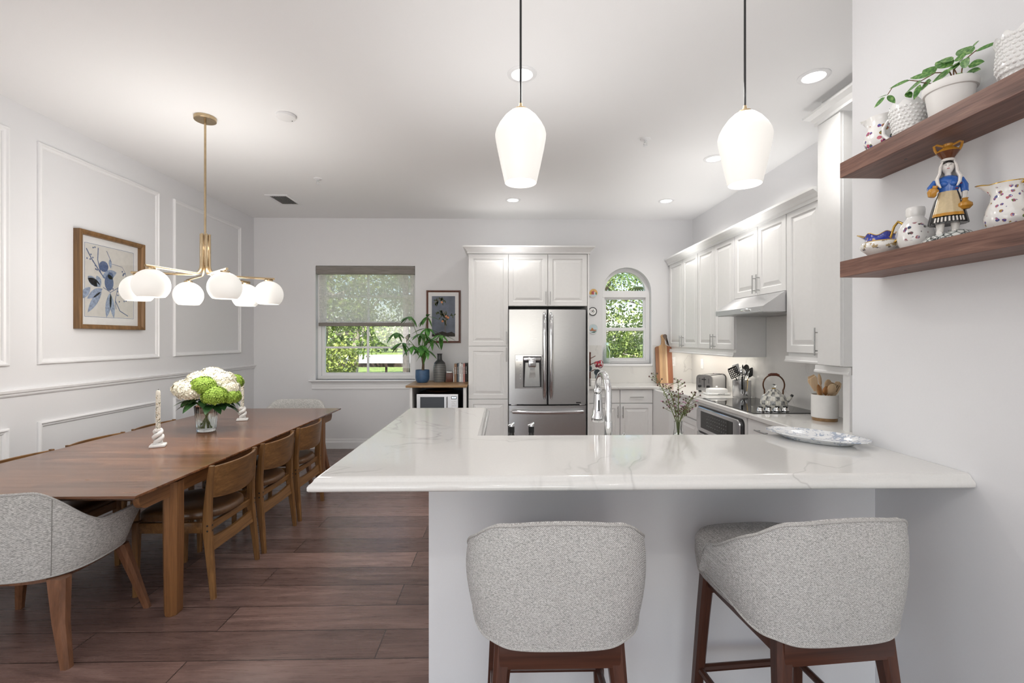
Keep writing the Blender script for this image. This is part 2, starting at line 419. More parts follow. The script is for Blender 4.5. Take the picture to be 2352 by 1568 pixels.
# chair rail and picture-frame mouldings of the dining wall
rail = [(1.085, 0), (1.085, .010), (1.095, .016), (1.105, .014), (1.112, .030), (1.128, .034), (1.134, .026), (1.134, 0)]
struct(MB().prism(rail, -1.0, D, lambda z, h, y: (XL + h, y, z)), 'trim_1', M['trim'], 'white chair rail running along the dining wall', 'moulding', smooth=False)
pan = [(0, 0), (0, .012), (.006, .021), (.014, .022), (.021, .012), (.034, .009), (.040, .003), (.040, 0)]
k = 2
for lab, y0, y1, z0, z1 in (('tall moulding frame cut by the left picture edge', 2.02, 3.19, 1.295, 2.91), ('tall moulding frame around the bird print', 3.385, 4.555, 1.295, 2.90), ('tall moulding frame nearest the back wall', 4.755, 5.95, 1.30, 2.905),
                            ('low moulding frame cut by the left picture edge', 2.02, 3.19, .22, .875), ('low moulding frame below the bird print', 3.385, 4.555, .22, .882), ('low moulding frame nearest the back wall', 4.755, 5.95, .22, .882)):
    mb = MB(MLEFT(XL))
    mb.loops([[(y0 + i, z0 + i, h), (y1 - i, z0 + i, h), (y1 - i, z1 - i, h), (y0 + i, z1 - i, h)] for i, h in pan], cap=False, closed=True)
    struct(mb, f'trim_{k}', M['trim'], 'white ' + lab, 'moulding', smooth=False); k += 1

# ---------------------------------------------------------------- windows
x0, x1, z0, z1 = W1
win = thing('window_1', 'white rectangular double-hung window left of the pantry', 'window', (-1.857, D, z0)); win['kind'] = 'structure'
mb = MB(MBACK(D + .14))
def barset(mb, x0, x1, z0, z1, wd, d0=0, d1=.05): mb.box(x0, x0 + wd, z0, z1, d0, d1).box(x1 - wd, x1, z0, z1, d0, d1).box(x0 + wd, x1 - wd, z0, z0 + wd, d0, d1).box(x0 + wd, x1 - wd, z1 - wd, z1, d0, d1)
barset(mb, x0, x1, z0, z1, .045, 0, .06)
part(mb, 'window_frame', M['trim'], win, smooth=False)
zm = 1.70
for nm, a, c, dd in (('lower_sash', z0 + .045, zm + .02, .0), ('upper_sash', zm - .02, z1 - .045, -.02)):
    mb = MB(MBACK(D + .14)); xa, xb = x0 + .045, x1 - .045
    barset(mb, xa, xb, a, c, .042, dd, dd + .035)
    xm = (xa + xb) / 2; zc = a + (c - a) * .52
    mb.box(xm - .013, xm + .013, a + .042, c - .042, dd + .004, dd + .0285).box(xa + .042, xb - .042, zc - .013, zc + .013, dd + .006, dd + .028)
    s = part(mb, nm, M['trim'], win, smooth=False)
    part(MB(MBACK(D + .14)).box(xa + .03, xb - .03, a + .03, c - .03, dd + .015, dd + .019), 'pane', M['pane'], s, smooth=False)
mb = MB()
mb.prism([(D + .1, .93), (D + .1, .905), (D - .055, .905), (D - .065, .915), (D - .06, .926), (D - .05, .93)], x0 - .07, x1 + .02, lambda y, z, x: (x, y, z))
mb.prism([(D, .905), (D, .80), (D - .012, .80), (D - .016, .812), (D - .012, .825), (D - .012, .87), (D - .022, .876), (D - .026, .89), (D - .04, .897), (D - .042, .905)], x0 - .045, x1 + .005, lambda y, z, x: (x, y, z))
part(mb, 'sill', M['trim'], win, smooth=False)
# shade
sh = thing('window_shade', 'grey woven roller shade half lowered over the rectangular window', 'shade', (-1.857, D + .03, z1))
part(MB().box(x0 + .008, x1 - .004, D - .01, D + .07, 2.355, 2.462, .004), 'valance', M['shadecloth'], sh)
part(MB().box(x0 + .035, x1 - .02, D + .028, D + .0305, 1.70, 2.40), 'shade_cloth', M['screen'], sh, smooth=False)
part(MB().box(x0 + .03, x1 - .015, D + .018, D + .042, 1.652, 1.70, .004), 'hem_bar', M['shadecloth'], sh)
# arched window
win = thing('window_2', 'white arched window above the kitchen counter', 'window', (AX, D, AB)); win['kind'] = 'structure'
def arch_pts(r, zs, zb, n=28): return [(AX - r, zb)] + [(AX - r * math.cos(PI * i / n), zs + r * math.sin(PI * i / n)) for i in range(n + 1)] + [(AX + r, zb)]
def arch_frame(r0, r1, zb0, zb1, ya, yb):
    A, B = arch_pts(r0, AS, zb0), arch_pts(r1, AS, zb1)
    return MB().loops([[(x, ya, z) for x, z in A], [(x, yb, z) for x, z in A], [(x, yb, z) for x, z in B], [(x, ya, z) for x, z in B]], cap=False, closed=True)
mb = arch_frame(AR, AR - .05, AB, AB + .04, D + .09, D + .16)
mb.box(AX - AR + .02, AX + AR - .02, D + .085, D + .15, 2.055, 2.145)
part(mb, 'window_frame', M['trim'], win, ang=30)
for nm, a, c, yy in (('lower_sash', AB + .03, 1.63, D + .10), ('upper_sash', 1.59, 2.06, D + .12)):
    mb = MB(); xa, xb = AX - AR + .04, AX + AR - .04; wd = .035
    mb.box(xa, xa + wd, yy, yy + .03, a, c).box(xb - wd, xb, yy, yy + .03, a, c).box(xa + wd, xb - wd, yy, yy + .03, a, a + wd + .012).box(xa + wd, xb - wd, yy, yy + .03, c - wd, c)
    s = part(mb, nm, M['trim'], win, smooth=False)
    part(MB().box(xa + .02, xb - .02, yy + .012, yy + .016, a + .02, c - .02), 'pane', M['pane'], s, smooth=False)
P = arch_pts(AR - .045, AS, 2.14)
part(MB().prism(P, D + .125, D + .129), 'fanlight_pane', M['pane'], win, smooth=False)
part(MB().box(AX - AR - .005, AX + AR + .012, D - .022, D + .10, AB - .035, AB, .004), 'sill', M['trim'], win)

# ---------------------------------------------------------------- ceiling fittings
def lathe_thing(prof, c, n=32): return MB().lathe(prof, c, n)
def can_light(x, y, lab, energy, ceil_fill=12):
    t = thing('recessed_light', lab, 'ceiling light', (x, y, H), 'recessed ceiling lights')
    part(MB().lathe([(.091, 0), (.091, -.003), (.086, -.006), (.066, -.007), (.062, -.002), (.062, 0)], (x, y, H), 36, closed=True), 'trim_ring', M['trim'], t)
    part(MB().lathe([(.001, -.0045), (.060, -.0045), (.062, -.002), (.001, -.001)], (x, y, H), 32), 'lens', M['lens'], t)
    l = lamp('downlight', 'SPOT', (x, y, H - .03), (0, 0, 0), energy, (1, .965, .91), spot_size=math.radians(150), spot_blend=.9, shadow_soft_size=.07)
    l.parent = t; l.location = (0, 0, -.03)
    g = lamp('can_ceiling_fill', 'SPOT', (x, y, H - .3), (PI, 0, 0), ceil_fill, (1, .985, .965), spot_size=math.radians(140), spot_blend=.7, shadow_soft_size=.1); g.parent = t; g.location = (0, 0, -.9)  # added upward spot below the can, without fixture, to brighten the ceiling
can_light(.118, 2.84, 'round recessed light behind the left pendant cord', 34)
can_light(1.932, 2.83, 'round recessed light at the upper right, left of the top shelf', 20, 5)
can_light(1.909, 4.136, 'round recessed light partly hidden by the right pendant shade', 46)
can_light(.118, 5.415, 'round recessed light in front of the tall pantry', 32, 6)
can_light(1.928, 5.413, 'round recessed light above the arched window end of the kitchen', 36, 9)
for x, y in ((-.6, -.7), (.75, -.7), (-2.2, -2.6), (.3, -2.8)):
    lamp('added_downlight', 'SPOT', (x, y, H - .03), (0, 0, 0), 24, (1, .965, .91), spot_size=math.radians(150), spot_blend=.9, shadow_soft_size=.06)  # lamps added behind the camera for even brightness, no fixtures modelled
t = thing('smoke_alarm', 'white disc alarm on the ceiling above the dining area', 'alarm', (-1.582, 3.40, H))
part(MB().lathe([(.001, 0), (.068, 0), (.070, -.008), (.066, -.018), (.055, -.022), (.001, -.023)], (-1.582, 3.40, H)), 'housing', M['white'], t)
part(MB().lathe([(.001, 0), (.004, 0), (.004, -.003), (.001, -.003)], (-1.555, 3.44, H - .021), 10), 'sensor_eye', M['black'], t, 'small black sensor dot')
for x, y, lab in ((-1.882, 4.733, 'ceiling sprinkler head in front of the window wall, near the air vent'), (1.164, 3.75, 'ceiling sprinkler head between the two pendant lamps')):
    t = thing('sprinkler_head', lab, 'sprinkler', (x, y, H), 'ceiling sprinklers')
    part(MB().lathe([(.001, 0), (.042, 0), (.040, -.005), (.03, -.008), (.001, -.008)], (x, y, H), 20), 'escutcheon', M['trim'], t)
    part(MB().lathe([(.001, -.006), (.013, -.008), (.013, -.025), (.006, -.028), (.001, -.028)], (x, y, H), 14), 'valve_body', M['chrome'], t)
    part(MB().tube([(x - .012, y, H - .024), (x - .014, y, H - .038), (x, y, H - .05), (x + .014, y, H - .038), (x + .012, y, H - .024)], .003, 6).lathe([(.001, -.05), (.018, -.05), (.018, -.053), (.001, -.053)], (x, y, H), 14), 'deflector', M['chrome'], t)
t = thing('air_vent', 'white square air vent with dark louvres on the ceiling', 'vent', (-2.565, 5.465, H))
vx0, vx1, vy0, vy1 = -2.695, -2.435, 5.27, 5.66
mb = MB(frame_M((0, 0, H), (1, 0, 0), (0, 1, 0), (0, 0, -1)))
part(mb.loops([[(vx0 + i, vy0 + i, h), (vx1 - i, vy0 + i, h), (vx1 - i, vy1 - i, h), (vx0 + i, vy1 - i, h)] for i, h in ((0, 0), (0, .006), (.03, .009), (.036, .003), (.036, 0))], cap=False, closed=True), 'frame', M['trim'], t, smooth=False)
part(MB().box(vx0 + .036, vx1 - .036, vy0 + .036, vy1 - .036, H - .0015, H - .0005), 'duct_backing', M['rubber'], t, 'dark opening', smooth=False)
mb = MB()
for i in range(9):
    x = vx0 + .05 + i * .02
    mb.prism([(x, H - .002), (x + .003, H - .002), (x + .015, H - .012), (x + .012, H - .012)], vy0 + .036, vy1 - .036, lambda u, v, d: (u, d, v))
part(mb, 'louvres', M['cab'], t, smooth=False)

# ---------------------------------------------------------------- cabinet making
DOOR = [(0, 0), (0, .018), (.003, .020), (.055, .020), (.060, .011), (.068, .011), (.098, .0185), (.100, .0185)]
def door(mb, u0, u1, v0, v1, g=.0015):
    w = min(u1 - u0, v1 - v0); k = min(1, w / .26)
    return mb.rects(u0 + g, u1 - g, v0 + g, v1 - g, [(i * (k if i > .003 else 1), h) for i, h in DOOR])
def slab(mb, u0, u1, v0, v1, g=.0015): return mb.rects(u0 + g, u1 - g, v0 + g, v1 - g, [(0, 0), (0, .018), (.003, .02)])
def bar_handle(mb, a, c, h=.03, r=.0052):
    # bar between two (u, v) points, standing off the face by h
    du, dv = c[0] - a[0], c[1] - a[1]
    mb.tube([(a[0], a[1], h), (c[0], c[1], h)], r, 10)
    for t in (.17, .83): mb.tube([(a[0] + du * t, a[1] + dv * t, 0), (a[0] + du * t, a[1] + dv * t, h)], r * .8, 8)
    return mb
def add_door(par, MM, u0, u1, v0, v1, hd=None, kind='door'):
    mb = MB(MM); (door if kind == 'door' else slab)(mb, u0, u1, v0, v1)
    d = part(mb, kind, M['cab'], par, ang=12)
    if hd:
        H2 = MM @ Matrix.Translation((0, 0, .02))
        part(bar_handle(MB(H2), *hd), 'handle', M['handle'], d)
    return d
CROWN = [(0, 0), (.012, 0), (.012, .022), (.020, .030), (.030, .050), (.055, .068), (.062, .072), (.062, .090), (.0, .090)]   # (out, up)
def crown_back(name, x0, x1, yf, z, lab, yb):
    mb = MB(); ls = []
    for h, v in CROWN[:-1]: ls.append([(x0 - h, yb, z + v), (x0 - h, yf - h, z + v), (x1 + h, yf - h, z + v), (x1 + h, yb, z + v)])
    mb.loops(ls); return struct(mb, name, M['cab'], lab, 'moulding', ang=20)

# tall pantry and the cabinet over the refrigerator
PF = 5.70                                       # carcass front, door faces at 5.68
t = thing('pantry_cabinet', 'tall white pantry cabinet left of the steel refrigerator', 'cabinet', (-.18, 5.99, 0))
part(MB().box(-.425, .066, PF, D - .012, 0, 2.53), 'body', M['cab'], t, smooth=False)
MM = MBACK(PF)
add_door(t, MM, -.423, .064, 1.392, 2.523, ((.045, 1.38 + .03), (.045, 1.57)))
add_door(t, MM, -.423, .064, .74, 1.386, ((.045, 1.20), (.045, 1.375)))
add_door(t, MM, -.423, .064, .10, .735)
t = thing('overhead_cabinet', 'white two-door cabinet above the steel refrigerator', 'cabinet', (.57, 5.99, 1.87))
part(MB().box(.0665, 1.046, PF, D - .012, 1.885, 2.53), 'body', M['cab'], t, smooth=False)
add_door(t, MM, .068, .552, 1.887, 2.523, ((.527, 1.90), (.527, 2.06)))
add_door(t, MM, .556, 1.040, 1.887, 2.523, ((.581, 1.90), (.581, 2.06)))
single(MB().box(1.047, 1.067, PF - .02, D, 0, 2.53), 'side_panel', M['cab'], 'white end panel on the right side of the refrigerator', 'panel', (1.057, 6, 0), smooth=False)
crown_back('trim_8', -.425, 1.067, PF - .02, 2.528, 'white crown moulding along the top of the pantry and fridge cabinets', D)

# upper cabinets of the right-hand wall
XF = 2.29                                       # carcass front; door faces at 2.27
MM = MRIGHT(XF)
def upper(lab, y0, y1, z0, z1, doors, loc=None):
    t = thing('wall_cabinet', lab, 'cabinet', (2.45, (y0 + y1) / 2, z0), 'white wall cabinets along the right wall')
    part(MB().box(XF, XR, y0 + .0005, y1 - .0005, z0, z1), 'body', M['cab'], t, smooth=False)
    for d in doors: add_door(t, MM, *d)
    return t
ZT = 2.50
t = upper('white two-door wall cabinet nearest the back wall', 5.34, 6.255, 1.345, ZT, [(5.785, 6.25, 1.372, 2.492, ((5.815, 1.375), (5.815, 1.52))), (5.345, 5.78, 1.372, 2.492, ((5.75, 1.375), (5.75, 1.52)))])
t = upper('white two-door wall cabinet just left of the steel range hood', 4.485, 5.34, 1.345, ZT, [(4.92, 5.335, 1.372, 2.492, ((4.95, 1.375), (4.95, 1.53))), (4.49, 4.915, 1.372, 2.492, ((4.885, 1.375), (4.885, 1.53)))])
upper('short white two-door wall cabinet above the steel range hood', 3.655, 4.485, 1.865, ZT, [(4.075, 4.48, 1.868, 2.492, ((4.105, 1.885), (4.105, 2.05))), (3.66, 4.07, 1.868, 2.492, ((4.04, 1.885), (4.04, 2.05)))])
upper('white single-door wall cabinet right of the steel range hood', 3.245, 3.655, 1.345, ZT, [(3.25, 3.65, 1.372, 2.492, ((3.275, 1.36), (3.275, 1.56)))])
t = thing('tall_wall_cabinet', 'taller white wall cabinet at the wall corner left of the shelves', 'cabinet', (2.42, 3.1, 1.30))
part(MB().box(2.20, XR - .02, 2.94, 3.16, 1.30, 2.965), 'body', M['cab'], t, smooth=False)
part(slab(MB(MRIGHT(2.20)), 2.942, 3.158, 1.302, 2.955), 'door', M['cab'], t, smooth=False)
RC = [(h, v) for h, v in CROWN]
mb = MB(); X0 = 2.27
mb.prism(RC, 3.246, D - .001, lambda h, v, y: (X0 - h, y, 2.478 + v)); mb.box(X0, XR, 3.246, D - .001, 2.50, 2.568)
struct(mb, 'trim_9', M['cab'], 'white crown moulding along the top of the right wall cabinets', 'moulding', smooth=False)
mb = MB(); ls = []
for h, v in CROWN[:-1]: ls.append([(2.18 - h, 2.0, 2.955 + v * .9), (2.18 - h, 3.16 + h, 2.955 + v * .9), (XR - .02, 3.16 + h, 2.955 + v * .9), (XR - .02, 2.0, 2.955 + v * .9)])
mb.loops(ls); mb.box(2.205, XR - .02, 2.0, 3.155, 3.036, H - .001)  # box added over the crown so a lit face replaces the dark gap
struct(mb, 'trim_10', M['cab'], 'white crown moulding on the taller cabinet close to the ceiling', 'moulding', ang=20)
LR = [(0, .045), (0, 0), (-.012, 0), (-.014, .012), (-.006, .018), (-.004, .045)]
mb = MB()
for ya, yb in ((4.486, 6.25), (3.18, 3.654)): mb.prism([(-.022 + h, v) for h, v in LR], ya, yb, lambda h, v, y: (XF + h, y, 1.30 + v))
mb.box(XF - .02, XR, 4.486, 4.506, 1.30, 1.345)
struct(mb, 'trim_11', M['cab'], 'white light rail under the right wall cabinets', 'moulding', smooth=False)
mb = MB(); mb.box(2.235, XR, 2.93, 2.99, .88, 1.245); mb.prism([(0, 0), (0, .05), (-.01, .05), (-.012, .02), (-.02, .012), (-.02, 0)], 2.93, 3.26, lambda h, v, y: (2.245 + h, y, 1.245 + v))
struct(mb, 'trim_12', M['cab'], 'white side panel and rail between counter and taller wall cabinet', 'panel', smooth=False)
# lit strip under the wall cabinets
t = thing('under_cabinet_light', 'slim lit strip under the wall cabinets beside the hood', 'light', (2.45, 5.4, 1.345))
part(MB().box(2.40, 2.44, 4.6, 6.15, 1.333, 1.3445), 'housing', M['white'], t, smooth=False)
part(MB().box(2.405, 2.435, 4.62, 6.13, 1.330, 1.333), 'lit_strip', M['undercab'], t, smooth=False)
l = lamp('strip_glow', 'AREA', (2.42, 5.4, 1.328), (0, 0, 0), 3.2, (1, .93, .82), shape='RECTANGLE', size=.05, size_y=1.5)

# range hood
t = thing('range_hood', 'stainless steel under-cabinet range hood over the cooktop', 'range hood', (2.3, 4.07, 1.69))
part(MB().prism([(XR - .001, 1.8645), (2.262, 1.8645), (2.085, 1.745), (2.085, 1.70), (XR - .001, 1.70)], 3.657, 4.483, lambda x, z, y: (x, y, z)), 'canopy', M['steely'], t, smooth=False)
part(MB().box(2.10, 2.585, 3.68, 4.46, 1.694, 1.70), 'filter_plate', M['handle'], t, smooth=False)
mb = MB(); mb.tube([(2.081, 3.84, 1.725), (2.075, 3.88, 1.727), (2.074, 3.92, 1.727), (2.076, 3.97, 1.727), (2.081, 4.0, 1.725)], [.008, .012, .013, .010, .004], 10)
part(mb, 'switch_cover', M['chrome'], t, 'small chrome fish-shaped badge')
part(MB().lathe([(.001, 0), (.006, 0), (.006, .006), (.001, .006)], M=Matrix.Translation((2.085, 3.70, 1.715)) @ Matrix.Rotation(-PI / 2, 4, 'Y'), n=12), 'knob', M['chrome'], t)

# ---------------------------------------------------------------- base cabinets, counters, splashback
XC, XD = 1.97, 2.02                             # right counter front, right carcass front (doors at 2.00)
YC, YD = 5.795, 5.85
def base(lab, mm, u0, u1, doors, drawers, body, loc):
    t = thing('base_cabinet', lab, 'cabinet', loc, 'white base cabinets')
    part(MB().box(*body), 'body', M['cab'], t, smooth=False)
    for d in drawers: add_door(t, mm, *d, kind='drawer')
    for d in doors: add_door(t, mm, *d)
MBk = MBACK(YD)
base('white base cabinet with one drawer beside the refrigerator panel, under the back counter', MBk, 0, 0, [(1.07, 1.485, .1, .655, ((1.455, .48), (1.455, .63)))], [(1.07, 1.485, .665, .835, ((1.19, .745), (1.36, .745)))], (1.068, 1.488, YD, D - .02, .0, .839), (1.28, 6.06, 0))
base('white base cabinet with one drawer under the arched window, left of the corner', MBk, 0, 0, [(1.49, 1.905, .1, .655, ((1.52, .48), (1.52, .63)))], [(1.49, 1.905, .665, .835, ((1.61, .745), (1.78, .745)))], (1.4885, 1.908, YD, D - .02, .0, .839), (1.70, 6.06, 0))
MRt = MRIGHT(XD)
base('white corner base cabinet at the back right of the kitchen', MRt, 0, 0, [(5.30, 5.82, .1, .835)], [], (1.909, XR - .02, 5.27, D - .02, 0, .839), (2.3, 5.8, 0))
base('white base cabinet with a drawer and door left of the wall oven', MRt, 0, 0, [(4.70, 5.26, .1, .63)], [(4.70, 5.26, .64, .835, ((4.87, .74), (5.08, .74)))], (XD, XR - .02, 4.68, 5.269, 0, .839), (2.3, 4.97, 0))
base('white base cabinet with a drawer right of the wall oven', MRt, 0, 0, [(3.03, 3.73, .1, .63)], [(3.26, 3.73, .64, .835, ((3.42, .765), (3.58, .765))), (3.03, 3.255, .64, .835)], (XD, XR - .02, 2.75, 3.745, 0, .839), (2.3, 3.25, 0))
mb = MB()
out = [(1.068, D), (1.068, YC), (XC - .03, YC), (XC, YC - .03), (XC, 2.705), (-.13, 2.705), (-.13, 2.0), (XR, 2.0), (XR, D)]
def edge_slab(mb, poly, z0, z1, r=.006):
    def off(k):
        n = len(poly); res = []
        for i in range(n):
            p, q, s_ = Vector(poly[i - 1]), Vector(poly[i]), Vector(poly[(i + 1) % n])
            a = (q - p).normalized(); c = (s_ - q).normalized()
            na, nc = Vector((-a.y, a.x)), Vector((-c.y, c.x)); bis = (na + nc); bis /= max(.2, bis.dot(na))
            res.append(q + bis * k)
        return res
    area = sum(poly[i - 1][0] * poly[i][1] - poly[i][0] * poly[i - 1][1] for i in range(len(poly)))
    sg = 1 if area > 0 else -1
    ls = [[(q.x, q.y, z) for q in off(sg * k)] for k, z in ((r, z0), (0, z0 + r), (0, z1 - r), (r * .3, z1 - r * .3), (r, z1))]
    return mb.loops(ls)
single(edge_slab(mb, out, .84, .88), 'kitchen_countertop', M['quartz'], 'white veined stone worktop running along the back, right and sink sides of the kitchen', 'countertop', (2.2, 4, .84), ang=50)
mb = MB(); zz = .8805
mb.box(1.068, AX - AR - .012, D - .014, D - .0005, zz, 1.392); mb.box(AX - AR - .012, AX + AR + .02, D - .014, D - .0005, zz, 1.104); mb.box(AX + AR + .02, XR - .0005, D - .014, D - .0005, zz, 1.392)
single(mb, 'splashback', M['quartz'], 'white veined stone splashback under the arched window', 'splashback', (1.7, 6.27, .88), smooth=False)
mb = MB(); mb.box(XR - .014, XR - .0005, 2.995, D - .0145, zz, 1.299); mb.box(XR - .014, XR - .0005, 3.66, 4.48, 1.299, 1.693)
single(mb, 'splashback', M['quartz'], 'white veined stone splashback behind the cooktop and toaster', 'splashback', (2.59, 4.5, .88), smooth=False)
base('white sink base cabinet behind the bar half wall', frame_M((0, 2.66, 0), (1, 0, 0), (0, 0, 1), (0, 1, 0)), 0, 0, [(.1, .8, .1, .83), (.81, 1.5, .1, .83)], [], (-.16, 1.9, 2.04, 2.66, 0, .839), (.9, 2.3, 0))

# bar counter, L-shaped with an ogee front edge
bar = [(-.588, 1.395), (XB, 1.395), (XB, 2.035), (-.082, 2.035), (-.082, 2.845), (-.588, 2.845)]
def bar_loop(k, zz):
    x0, y0, xi, yi, y2 = -.588, 1.395, -.082, 2.035, 2.845
    return [(x0 + k, y0 + k, zz), (XB - .001, y0 + k, zz), (XB - .001, yi - k, zz), (xi - k, yi - k, zz), (xi - k, y2 - k, zz), (x0 + k, y2 - k, zz)]
prof = [(.012, 1.0175), (.004, 1.019), (0, 1.024), (0, 1.034), (.004, 1.040), (.009, 1.0435), (.013, 1.048), (.016, 1.054), (.021, 1.058), (.028, 1.060)]
single(MB().loops([bar_loop(k, z_) for k, z_ in prof]), 'bar_countertop', M['quartz'], 'L-shaped white veined stone bar top with a moulded edge above the stools', 'countertop', (.4, 1.7, 1.0175), ang=50)

# ---------------------------------------------------------------- refrigerator
FX0, FX1, FY, FM = .071, 1.021, 5.62, .546
t = thing('refrigerator', 'stainless steel french-door refrigerator with water dispenser', 'refrigerator', (.546, 5.95, 0))
part(MB().box(FX0 + .012, FX1 - .012, FY + .06, D - .02, .03, 1.85), 'body', M['rubber'], t, smooth=False)
def fdoor(x0, x1, z0, z1, cut=None):
    # slightly bowed front, rounded side edges
    def yb(x): q = (x - .546) / .475; return FY + .022 * q * q
    xs = [x0 + (x1 - x0) * i / 18 for i in range(19)]
    L = []
    prof = [(x0, FY + .06)] + [(x0, yb(x0) + .012), (x0 + .006, yb(x0 + .006) + .001)] + [(x, yb(x)) for x in xs[1:-1]] + [(x1 - .006, yb(x1) + .001), (x1, yb(x1) + .012), (x1, FY + .06)]
    return MB().prism(prof, z0, z1, lambda x, y, z: (x, y, z))
dl = part(fdoor(FX0, FM - .006, .682, 1.838), 'left_door', M['steel'], t, ang=30)
dr = part(fdoor(FM + .006, FX1, .682, 1.838), 'right_door', M['steel'], t, ang=30)
fz = part(fdoor(FX0, FX1, .05, .665), 'freezer_drawer', M['steel'], t, ang=30)
for d, x in ((dl, FM - .04), (dr, FM + .04)):
    mb = MB()
    pts = [(x, FY + .004, 1.80), (x, FY - .02, 1.765), (x, FY - .045, 1.70), (x, FY - .052, 1.5), (x, FY - .052, 1.1), (x, FY - .045, .88), (x, FY - .02, .80), (x, FY + .004, .75)]
    mb.tube(pts, [.014, .022, .026, .027, .027, .026, .022, .014], 14, flat=1.0)
    part(mb, 'handle', M['steelpol'], d)
mb = MB(); n = 14
mb.tube([(.10, FY + .01, .60)] + [(.125 + (.842 * i / n), FY - .045 - .012 * math.sin(PI * i / n), .598 - .006 * math.sin(PI * i / n)) for i in range(n + 1)] + [(.992, FY + .01, .60)], [.014] + [.021] * (n + 1) + [.014], 12, flat=1.1)
part(mb, 'handle', M['steelpol'], fz)
mm = MBACK(FY + .006)
dsp = part(MB(mm).rects(.148, .478, .875, 1.285, [(0, 0), (0, .012), (.004, .015)]), 'dispenser', M['steelpol'], dl)
part(MB(mm).box(.245, .47, .892, 1.268, .0152, .0162), 'recess', M['rubber'], dsp, 'dark water niche', smooth=False)
part(MB(mm).prism([(.262, .90), (.452, .90), (.44, 1.19), (.275, 1.19)], .0163, .018, lambda u, v, d: (u, v, d)), 'drip_panel', M['handle'], dsp, 'pale grey back panel of the niche', smooth=False)
part(MB(mm).box(.252, .462, 1.215, 1.255, .0163, .03, .004), 'nozzle_bridge', M['steelpol'], dsp)
part(MB(mm).box(.308, .402, 1.135, 1.235, .018, .05, .012), 'nozzle', M['steelpol'], dsp)
part(MB(mm).prism([(.318, 1.0), (.395, 1.0), (.385, 1.13), (.325, 1.13)], .018, .034, lambda u, v, d: (u, v, d)), 'paddle', M['chrome'], dsp)
mb = MB(mm)
for i in range(6): mb.box(.205, .222, .955 + i * .042, .963 + i * .042, .0148, .0156)
part(mb, 'touch_keys', M['handle'], dsp, smooth=False)
part(MB(mm).lathe([(.001, 0), (.008, 0), (.008, .003), (.001, .003)], (.172, 1.225, .0148), 14), 'indicator', M['white'], dsp, 'small round white light')
mb = MB(MBACK(FY + .016)); mb.box(.876, .884, .692, .708, .001, .004); mb.box(.892, .955, .693, .707, .001, .004)
bd = part(mb, 'badge', M['black'], dr, 'small dark badge', smooth=False)
for x in (.1, .94): part(MB().box(x, x + .07, FY + .02, FY + .05, .668, .680, .003), 'hinge', M['steelpol'], t)

# ---------------------------------------------------------------- wall oven and cooktop
t = thing('wall_oven', 'stainless steel built-in oven with black control panel under the cooktop', 'oven', (2.3, 4.21, 0))
mm = MRIGHT(1.998)
part(MB().box(1.999, XR - .02, 3.746, 4.679, .02, .838), 'body', M['cab'], t, smooth=False)
def rrect(y0, y1, z0, z1, r, n=5):
    L = []
    for cy, cz, a in ((y1 - r, z1 - r, 0), (y0 + r, z1 - r, PI / 2), (y0 + r, z0 + r, PI), (y1 - r, z0 + r, 1.5 * PI)):
        L += [(cy + r * math.cos(a + PI / 2 * i / n), cz + r * math.sin(a + PI / 2 * i / n)) for i in range(n + 1)]
    return L
pnl = part(MB(mm).loops([[(u, v, h) for u, v in rrect(3.80 + i, 4.66 - i, .56 + i, .80 - i, .05)] for i, h in ((0, -.01), (0, .022), (.006, .028))]), 'control_panel', M['steelpol'], t)
part(MB(mm).loops([[(u, v, h) for u, v in rrect(3.775, 4.668, .545, .812, .05)] for h in (-.01, .012)]), 'black_surround', M['black'], t, 'black rim behind the control panel')
ds = part(MB(mm).box(3.92, 4.555, .60, .765, .0275, .030), 'display', M['darkglass'], pnl, 'black glass display', smooth=False)
N = NT('key_print'); sp = N.n('SeparateXYZ'); N.l(N.oc(), sp.inputs[0])
kp = N.math('MULTIPLY', N.math('GREATER_THAN', N.math('FRACT', N.math('MULTIPLY', sp.outputs[1], 24)), .62), N.math('GREATER_THAN', N.math('FRACT', N.math('MULTIPLY', sp.outputs[2], 31)), .80))
N.set(N.mix(kp, (.012, .012, .013), (.16, .165, .17)), .15)
part(MB(mm).box(4.03, 4.44, .618, .745, .0300, .0304), 'key_markings', N.m, pnl, 'rows of small pale key marks', smooth=False)
dd = part(MB(mm).box(3.80, 4.66, .06, .545, 0, .026, .006), 'oven_door', M['steelpol'], t)
part(MB(mm).box(3.92, 4.54, .14, .40, .0262, .0275), 'door_glass', M['darkglass'], dd, smooth=False)
part(bar_handle(MB(mm @ Matrix.Translation((0, 0, .025))), (3.84, .475), (4.62, .475), .05, .014), 'handle', M['steelpol'], dd)
t = thing('cooktop', 'black glass electric cooktop set in the white worktop', 'cooktop', (2.27, 4.12, .88))
part(MB().box(2.005, 2.56, 3.655, 4.60, .8805, .886, .002), 'glass_top', M['darkglass'], t)
for i in range(4):
    x, y = 2.115 + i * .068, 3.745
    k_ = part(MB().lathe([(.001, .886), (.029, .886), (.030, .892), (.026, .897), (.023, .913), (.020, .917), (.001, .917)], (x, y, 0), 22), 'knob', M['chrome'], t)
    part(MB().box(x - .006, x + .006, y - .024, y + .024, .915, .926, .003), 'grip', M['blackbits'], k_, 'black grip')
